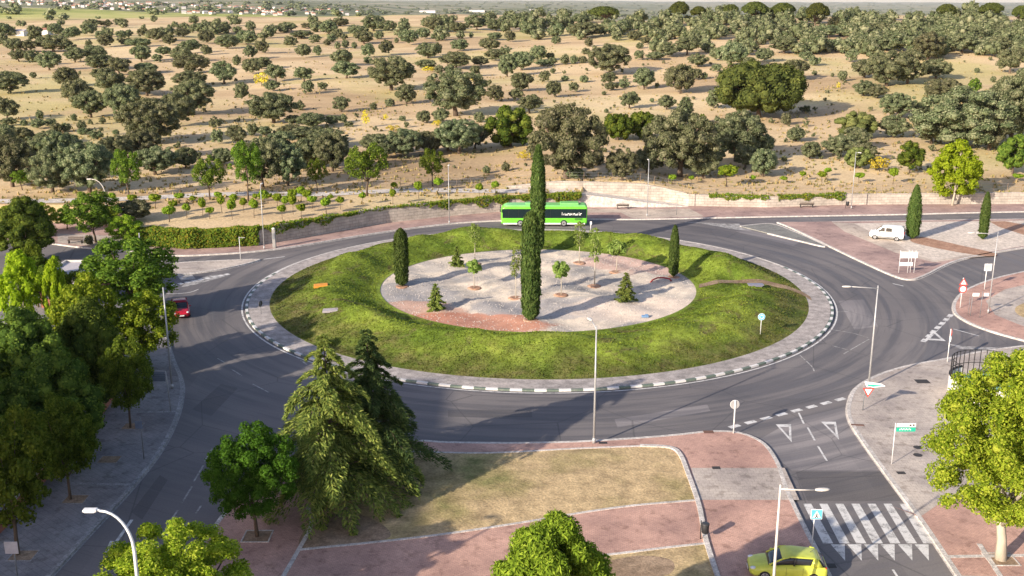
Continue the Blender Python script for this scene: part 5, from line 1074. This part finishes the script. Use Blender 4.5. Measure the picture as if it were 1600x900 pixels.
# white van
def van(loc,rz):
    o=empty('white_van',loc,rz,'white panel van parked by the pointed cypress on the pink pavement','van'); L,h=4.4,.9; f=L/2
    st=[(f,h*.62,.36,.72),(f-.08,h*.82,.28,.86),(f-.35,h*.93,.22,1.0),(f-.75,h*.985,.2,1.1),(f-1.0,h,.2,1.16),(-f+.25,h,.2,1.2),(-f+.05,h*.97,.24,1.2),(-f,h*.93,.32,1.15)]
    MB().add(*loft(st,4.5,22)).build('body',M['white_body'],o,True)
    up=[(f-.85,h*.80,1.0,1.15),(f-1.25,h*.87,1.0,1.52),(f-1.65,h*.88,1.0,1.78),(f-2.1,h*.89,1.0,1.86),(-f+.5,h*.89,1.0,1.88),(-f+.12,h*.88,1.0,1.83),(-f+.02,h*.9,1.0,1.2)]
    MB().add(*loft(up,5,22)).build('cabin',M['white_body'],o,True)
    mb=MB(); panel(mb,[(f-.86,-.62,1.18),(f-.86,.62,1.18),(f-1.52,.58,1.73),(f-1.52,-.58,1.73)],.02); mb.build('windscreen',M['glass'],o)
    for s in(-1,1):
        mb=MB(); panel(mb,[(f-1.2,s*.89,1.16),(f-1.95,s*.89,1.17),(f-1.95,s*.83,1.66),(f-1.65,s*.82,1.66)][::-s],.025); mb.build('front_window',M['glass'],o)
        mb=MB(); panel(mb,[(f-2.12,s*.89,1.17),(f-2.85,s*.89,1.18),(f-2.85,s*.83,1.66),(f-2.12,s*.83,1.66)][::-s],.025); mb.build('side_window',M['glass'],o)
        mb=MB(); mb.add((ICO_V*np.array([.16,.13,.12])+np.array([f-.2,s*h*.68,.86])).tolist(),ICO_F); mb.build('headlight',M['lamp_clear'],o,True)
        MB().box((-f+.0,s*h*.84,1.05),(.08,.12,.42)).build('tail_light',M['lamp_red'],o); MB().box((f-1.25,s*(h+.08),1.22),(.12,.16,.2)).build('mirror',M['trim_black'],o)
        MB().box((-.1,s*(h-.01),.42),(2.4,.05,.09)).build('side_moulding',M['trim_black'],o); mb=MB(); [mb.box((q,s*(h+.002),.8),(.014,.012,.85)) for q in(f-2.02,f-2.98)]; mb.build('door_seam',M['grey_metal'],o)
    for xx in(f-.8,-f+.85):
        for s in(-1,1): wheel(o,xx,s*(h-.09),.32,.2)
    mb=MB(); mb.box((-f-.01,0,.38),(.14,1.5,.2)); bevel(mb.build('rear_bumper',M['trim_black'],o),.03); mb=MB(); mb.box((f-.02,0,.42),(.12,1.3,.2)); bevel(mb.build('front_bumper',M['trim_black'],o),.03); MB().box((-f-.02,.0,.78),(.03,.5,.11)).build('number_plate',M['plate_white'],o); MB().box((-f-.005,0,1.05),(.02,.014,1.4)).build('rear_door_seam',M['grey_metal'],o)
x,y=P(1386,374,ZP); van((x,y+.3,ZP),PI-.42)
# green bus
def bus(loc,rz):
    o=empty('green_bus',loc,rz,'bright green single-deck bus driving round the far side of the island','bus'); L,h,T=12.2,1.27,3.05; f=L/2
    st=[(f,h*.82,.45,2.2),(f-.12,h*.93,.34,2.6),(f-.4,h,.30,2.86),(f-.9,h,.30,2.95),(-f+.3,h,.30,2.95),(-f+.05,h*.98,.34,2.9),(-f,h*.95,.45,2.8)]
    MB().add(*loft(st,9,26)).build('body',M['bus_green'],o,True)
    rs=[(f-.45,h*.80,2.7,2.90),(f-.9,h*.93,2.78,3.02),(f-1.6,h*.95,2.78,T),(-f+.4,h*.95,2.78,T),(-f+.1,h*.92,2.78,3.0)]
    MB().add(*loft(rs,6,24)).build('roof',M['bus_roof_green'],o,True)
    mb=MB(); mb.box((-3.6,0,T+.10),(2.6,1.7,.26)); mb.box((1.8,0,T+.07),(1.6,1.5,.2)); bevel(mb.build('roof_unit',M['bus_roof_green'],o),.08,3)
    for s in(-1,1):
        w_=MB().box((-.05,s*(h+.004),1.88),(L-.32,.03,1.30)).build('window',M['bus_glass'],o)
        mb=MB(); [mb.box((q,s*(h+.022),1.88),(.05,.01,1.32)) for q in(-5.3,-3.9,-2.4,-.9,.6,2.1,3.6,5.0)]; mb.build('mullion',M['black'],w_)
        MB().box((0,s*(h+.004),.42),(L-.6,.03,.2)).build('skirt',M['sign_white'],o)
        for xx in(f-2.75,-f+3.3): wheel(o,xx,s*(h-.10),.48,.28)
        mb=MB(); mb.box((f+.1,s*(h+.12),2.35),(.14,.22,.46)); mb.build('mirror',M['trim_black'],o)
    mb=MB(); panel(mb,[(f-.005,-1.02,1.15),(f-.005,1.02,1.15),(f-.16,1.05,2.55),(f-.16,-1.05,2.55)],.04); mb.build('windscreen',M['bus_glass'],o); MB().box((-f-.005,0,2.05),(.04,1.9,.9)).build('rear_window',M['bus_glass'],o)
    # white brush lettering on the last windows, a word too blurred to read: uneven strokes
    rr=random.Random(5); mb=MB(); xx=-2.55
    while xx>-5.25:
        hh=rr.choice([.22,.3,.42,.3]); mb.box((xx,h+.032,1.72+hh*.5-.08),(.06,.012,hh))
        if rr.random()<.7: mb.box((xx-.09,h+.030,1.72+rr.choice([-.04,.06,.16])),(.16,.012,.09))
        xx-=.2
    mb.build('lettering',M['sign_white'],o); mb=MB(); [mb.box((-4.9+.0,h+.012,.95+.1*i),(1.1,.012,.05)) for i in range(4)]; mb.build('vent',M['trim_black'],o)
    for s in(-1,1): MB().box((-f-.0,s*1.08,1.2),(.05,.16,.5)).build('tail_light',M['lamp_red'],o)
    for s in(-1,1): MB().box((f-.03,s*.95,.75),(.1,.36,.18)).build('headlight',M['lamp_clear'],o)
x,y=P(850,354,0); bus((x,y+1.27,0),PI-.0)
# ------------------------------------------------------------------ thickets too many to count, distant scrub, town
def heap(name,pts,leafmat,label,nl=420,ls=.075,seed=0,aspr=(.55,.85),kcl=9,core=.8):
    r=np.random.default_rng(seed+700); VV=[];ev=[];ef=[];b=0
    lib=[]
    for i in range(6):
        cl=dome(r,kcl,.75,(.17,.26),.0); lib.append((clump_leaves(cl,nl,ls,r),)+cores(cl,core,True,r))
    for i,(x,y,z,w,h) in enumerate(pts):
        q,cv,cf=lib[i%6]; a=r.random()*6.28; R=np.array([[math.cos(a)*w,-math.sin(a)*w,0],[math.sin(a)*w,math.cos(a)*w,0],[0,0,h/.75]])
        VV.append(q@R.T+[x,y,z]); ev.append(cv@R.T+[x,y,z]); ef+=[[k+b for k in f] for f in cf]; b+=len(cv)
    o=link(name,fast_mesh(name,np.concatenate(VV),None,M[leafmat],(np.concatenate(ev),ef))); return tag(o,label,None,None,'stuff')
r=np.random.default_rng(55); pts=[]
def scatter(n,x0,x1,y0,y1,wlo,whi,prob=None):
    k=0
    while k<n:
        px,py=x0+(x1-x0)*r.random(),y0+(y1-y0)*r.random(); k+=1
        if prob and r.random()>prob(px,py): continue
        q=PT(px,py)
        if q is None or q[1]>1000: continue
        w=wlo+(whi-wlo)*r.random(); pts.append((*q[:2],q[2]-.2,w,w*(.6+.25*r.random())))
scatter(260,640,1610,27,64,5,10,lambda px,py: min(1,(px-560)/320)*(1 if py<52 else .75))
scatter(110,1010,1610,56,90,4.5,9,lambda px,py: 1 if py<72 or px>1250 else .35)
scatter(46,240,700,30,60,4,8,lambda px,py: .9 if 36<py else .3)
scatter(30,0,400,38,60,3.5,7)
heap('holm_oak_thicket',pts,'oak_leaf','dense thicket of holm oaks covering the far ridge')
pts=[]
for k in range(900):
    px=-20+1640*r.random(); py=78+190*r.random()**.8
    if r.random()>.35+.65*(math.sin(px*.011+py*.03)*math.sin(py*.045+px*.004)>.15): continue
    q=PT(px,py)
    if q is None or q[1]>700: continue
    w=.5+1.1*r.random()**2; pts.append((*q[:2],q[2]-.05,w,w*(.6+.4*r.random())))
heap('low_scrub',pts,'oak_leaf','low scattered scrub between the oaks of the dry slope',70,.16,4,kcl=5)
pts=[]
for k in range(420):
    px,py=r.random()*760,4+r.random()*34; q=PT(px,py)
    if q and q[1]>800 and (q[1]>1500 or k%4==0): w=5+r.random()*8; pts.append((*q[:2],q[2]-.5,w*(1+1.6*(q[1]>1800)),w*.5*(1+.8*(q[1]>1800))))
for k in range(520):
    px,py=700+r.random()*900,3+r.random()*24; q=PT(px,py)
    if q and q[1]>1500: w=18+r.random()*45; pts.append((*q[:2],q[2]-1,w,w*.22))
heap('distant_scrub',pts,'oak_leaf','distant scrub and tree belts on the plain towards the horizon',60,.17,3,kcl=5)
# dry tussocks and low weeds on the slope
r=np.random.default_rng(77); P_=[]
for k in range(5200):
    px=r.random()*1640-20; py=70+250*r.random()**.8; q=PT(px,py) if k<2600 else None
    if q is None:
        if not P_: continue
        b=P_[r.integers(len(P_))]; x=b[0]+r.normal()*2.5; y=b[1]+r.normal()*2.5
        if y<float(W(x))+1: continue
        q=(x,y,ground(x,y))
    P_.append(q)
P_=np.array(P_); n=len(P_); c=np.repeat(P_,5,0)+np.concatenate([r.normal(size=(n*5,2))*.16,np.zeros((n*5,1))],1); s=.18+.22*r.random(n*5); c[:,2]+=s*.35
mat_leaf('straw',[(.30,.22,.10),(.42,.31,.16),(.24,.22,.08),(.16,.16,.06)],.2,.0)
tag(link('dry_grass_tussocks',fast_mesh('dry_grass_tussocks',quads(c,unit(r.normal(size=(n*5,3))*np.array([1,1,.4])),s,r,1.6,np.array([0,0,1.5])),None,M['straw'])),'dry grass tussocks over the sunburnt slope',None,None,'stuff')
# grass blades of the island mound
n=90000; th=r.random(n)*2*PI; rad=np.sqrt(17.7**2+(28.9**2-17.7**2)*r.random(n)); keep=(.5+.5*np.sin(th*5+rad*.8)*np.sin(rad*1.1+th*3))+r.random(n)*.7>.45; th=th[keep]; rad=rad[keep]; n=len(th)
gx,gy=CX+rad*np.cos(th),CY+rad*np.sin(th); gz=np.array([zmound(a,b) for a,b in zip(gx,gy)]); s=.06+.09*r.random(n)
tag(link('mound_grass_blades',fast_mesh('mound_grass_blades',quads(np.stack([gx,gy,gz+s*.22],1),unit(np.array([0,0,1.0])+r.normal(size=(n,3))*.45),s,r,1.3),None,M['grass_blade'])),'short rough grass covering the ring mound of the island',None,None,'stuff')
# pebbles on the island gravel
n=6500; th=r.random(n)*2*PI; rad=17.2*np.sqrt(r.random(n)); gx,gy=CX+rad*np.cos(th),CY+rad*np.sin(th); pe=[];pf=[]
for i in range(n):
    s=.03+.06*r.random()**2; b=len(pe); z0=zisl(gx[i],gy[i]); a=r.random()*6.28
    pe+=[(gx[i]+s*math.cos(a),gy[i]+s*math.sin(a),z0),(gx[i]-s*math.sin(a),gy[i]+s*math.cos(a),z0),(gx[i]-s*math.cos(a),gy[i]-s*math.sin(a),z0),(gx[i]+s*math.sin(a),gy[i]-s*math.cos(a),z0),(gx[i]+s*.2,gy[i],z0+s*.9)]
    pf+=[(b,b+1,b+4),(b+1,b+2,b+4),(b+2,b+3,b+4),(b+3,b,b+4)]
me=bpy.data.meshes.new('pebbles'); me.from_pydata(pe,[],pf); t=NT('pebble'); g=t.n('NewGeometry'); me.materials.append(t.done(t.ramp(g.outputs['Random Per Island'],[(0,(.20,.185,.175)),(.5,(.40,.36,.32)),(1,(.54,.49,.44))]),.9)); tag(link('pebbles',me),'loose pebbles over the island gravel',None,None,'stuff')
# the far town: house after house
r=np.random.default_rng(91); protos=[]
for wm,rm in (('render_white','roof_tile'),('lamp_beige','roof_tile'),('render_white','roof_pale')):
    mb=MB(); mb.cur=0; mb.box((0,0,3),(12,9,6)); mb.cur=1
    mb.add([(-6.4,-5,5.9),(6.4,-5,5.9),(6.4,5,5.9),(-6.4,5,5.9),(-6.4,0,8.6),(6.4,0,8.6)],[(0,1,5,4),(2,3,4,5),(0,4,3),(1,2,5),(0,3,2,1)])
    mb.cur=2
    for i in range(4): mb.box((-4.4+2.9*i,-4.52,3.3),(1.2,.08,1.5))
    ob=mb.build('house',[M[wm],M[rm],M['glass']]); protos.append(ob)
n=0; first=[True]*3
for k in range(1600):
    if n>=210: break
    px=r.random()*560; lo=2+16*max(0,(px-150))/400; py=lo+r.random()*14
    if px<90 and py>8: continue
    q=PT(px,py)
    if q is None or q[1]<1150 or q[1]>4500: continue
    i=int(r.integers(3)); o=protos[i]
    if first[i]: first[i]=False
    else: o=o.copy(); C.objects.link(o)
    s=min(1.1,max(.42,(3.6+2.6*r.random())/(12*ppm(*q)))); o.location=(q[0],q[1],q[2]-.4); o.rotation_euler=(0,0,r.normal()*.5); o.scale=(s,s,s); n+=1
    tag(o,'tiny pale house in the distant town along the horizon','house','houses of the distant town')
def hall(px,py,L,D,Hh,label,roof='roof_pale'):
    q=PT(px,py); o=empty('long_building',(q[0],q[1],q[2]-.5),0,label,'building'); MB().box((0,0,Hh/2),(L,D,Hh)).build('wall',M['render_white'],o); mb=MB(); mb.add([(-L/2-.3,-D/2-.4,Hh),(L/2+.3,-D/2-.4,Hh),(L/2+.3,D/2+.4,Hh),(-L/2-.3,D/2+.4,Hh),(-L/2-.3,0,Hh*1.3),(L/2+.3,0,Hh*1.3)],[(0,1,5,4),(2,3,4,5),(0,4,3),(1,2,5),(0,3,2,1)]); mb.build('roof',M[roof],o)
hall(22,55,13,7,2.6,'long low white building among the oaks at the upper left'); hall(68,54,7,6,3.0,'small white house with red roof among the oaks at the upper left','roof_tile')
for px,py,L,lb in((668,20,60,'long white warehouse on the plain, leftmost of the distant halls'),(745,19,70,'long pinkish white hall on the plain left of the ridge pines'),(835,18,50,'low white hall on the far plain beside the first ridge pine')):
    hall(px,py,L,18,8,lb)
hall(1041,20,12,8,5,'pale house half hidden behind the ridge pines'); hall(1397,22,14,8,5,'pale house poking over the right part of the ridge')
# ------------------------------------------------------------------ sky, sun, air
SUN_AZ, SUN_EL = math.radians(44), math.radians(20.5)      # direction shadows run from +X, sun height
w=bpy.data.worlds.new('World'); scene.world=w; w.use_nodes=True; nt=w.node_tree
bg=nt.nodes['Background']; sky=nt.nodes.new('ShaderNodeTexSky'); sky.sky_type='NISHITA'; sky.sun_disc=False
sd=Vector((-math.cos(SUN_AZ)*math.cos(SUN_EL),-math.sin(SUN_AZ)*math.cos(SUN_EL),math.sin(SUN_EL)))
sky.sun_elevation=SUN_EL; sky.sun_rotation=math.atan2(sd.x,sd.y); sky.altitude=600; sky.air_density=1.0; sky.dust_density=1.5; sky.ozone_density=1.0
mx=nt.nodes.new('ShaderNodeMix'); mx.data_type='RGBA'; mx.blend_type='MULTIPLY'; mx.inputs[0].default_value=1; mx.inputs[7].default_value=(1.12,.97,.96,1)
nt.links.new(sky.outputs[0],mx.inputs[6]); nt.links.new(mx.outputs[2],bg.inputs[0]); bg.inputs[1].default_value=.125
sl=bpy.data.lights.new('sun','SUN'); sl.energy=4.6; sl.angle=math.radians(.6); sl.color=(1,.88,.73)
so=bpy.data.objects.new('sun',sl); C.objects.link(so); so.rotation_euler=sd.to_track_quat('Z','Y').to_euler()
vs=scene.view_settings; vs.view_transform='Standard'; vs.look='None'; vs.gamma=1; vs.exposure=EXPO; vs.use_curve_mapping=False
HZ=True
if HZ:
    t=NT('haze'); pv=t.n('VolumePrincipled'); pv.inputs['Color'].default_value=(.93,.95,1,1); pv.inputs['Density'].default_value=2.8e-5; pv.inputs['Anisotropy'].default_value=.2
    t.t.links.new(pv.outputs[0],t.out.inputs['Volume'])
    hz=MB().box((0,11600,-2.5),(68000,23800,155)).build('haze',t.mat); tag(hz,kind='stuff')
scene.render.engine='CYCLES'; cy=scene.cycles
cy.max_bounces=6; cy.diffuse_bounces=3; cy.glossy_bounces=2; cy.transmission_bounces=3; cy.volume_bounces=0; cy.transparent_max_bounces=4
cy.volume_max_steps=8; cy.use_denoising=True
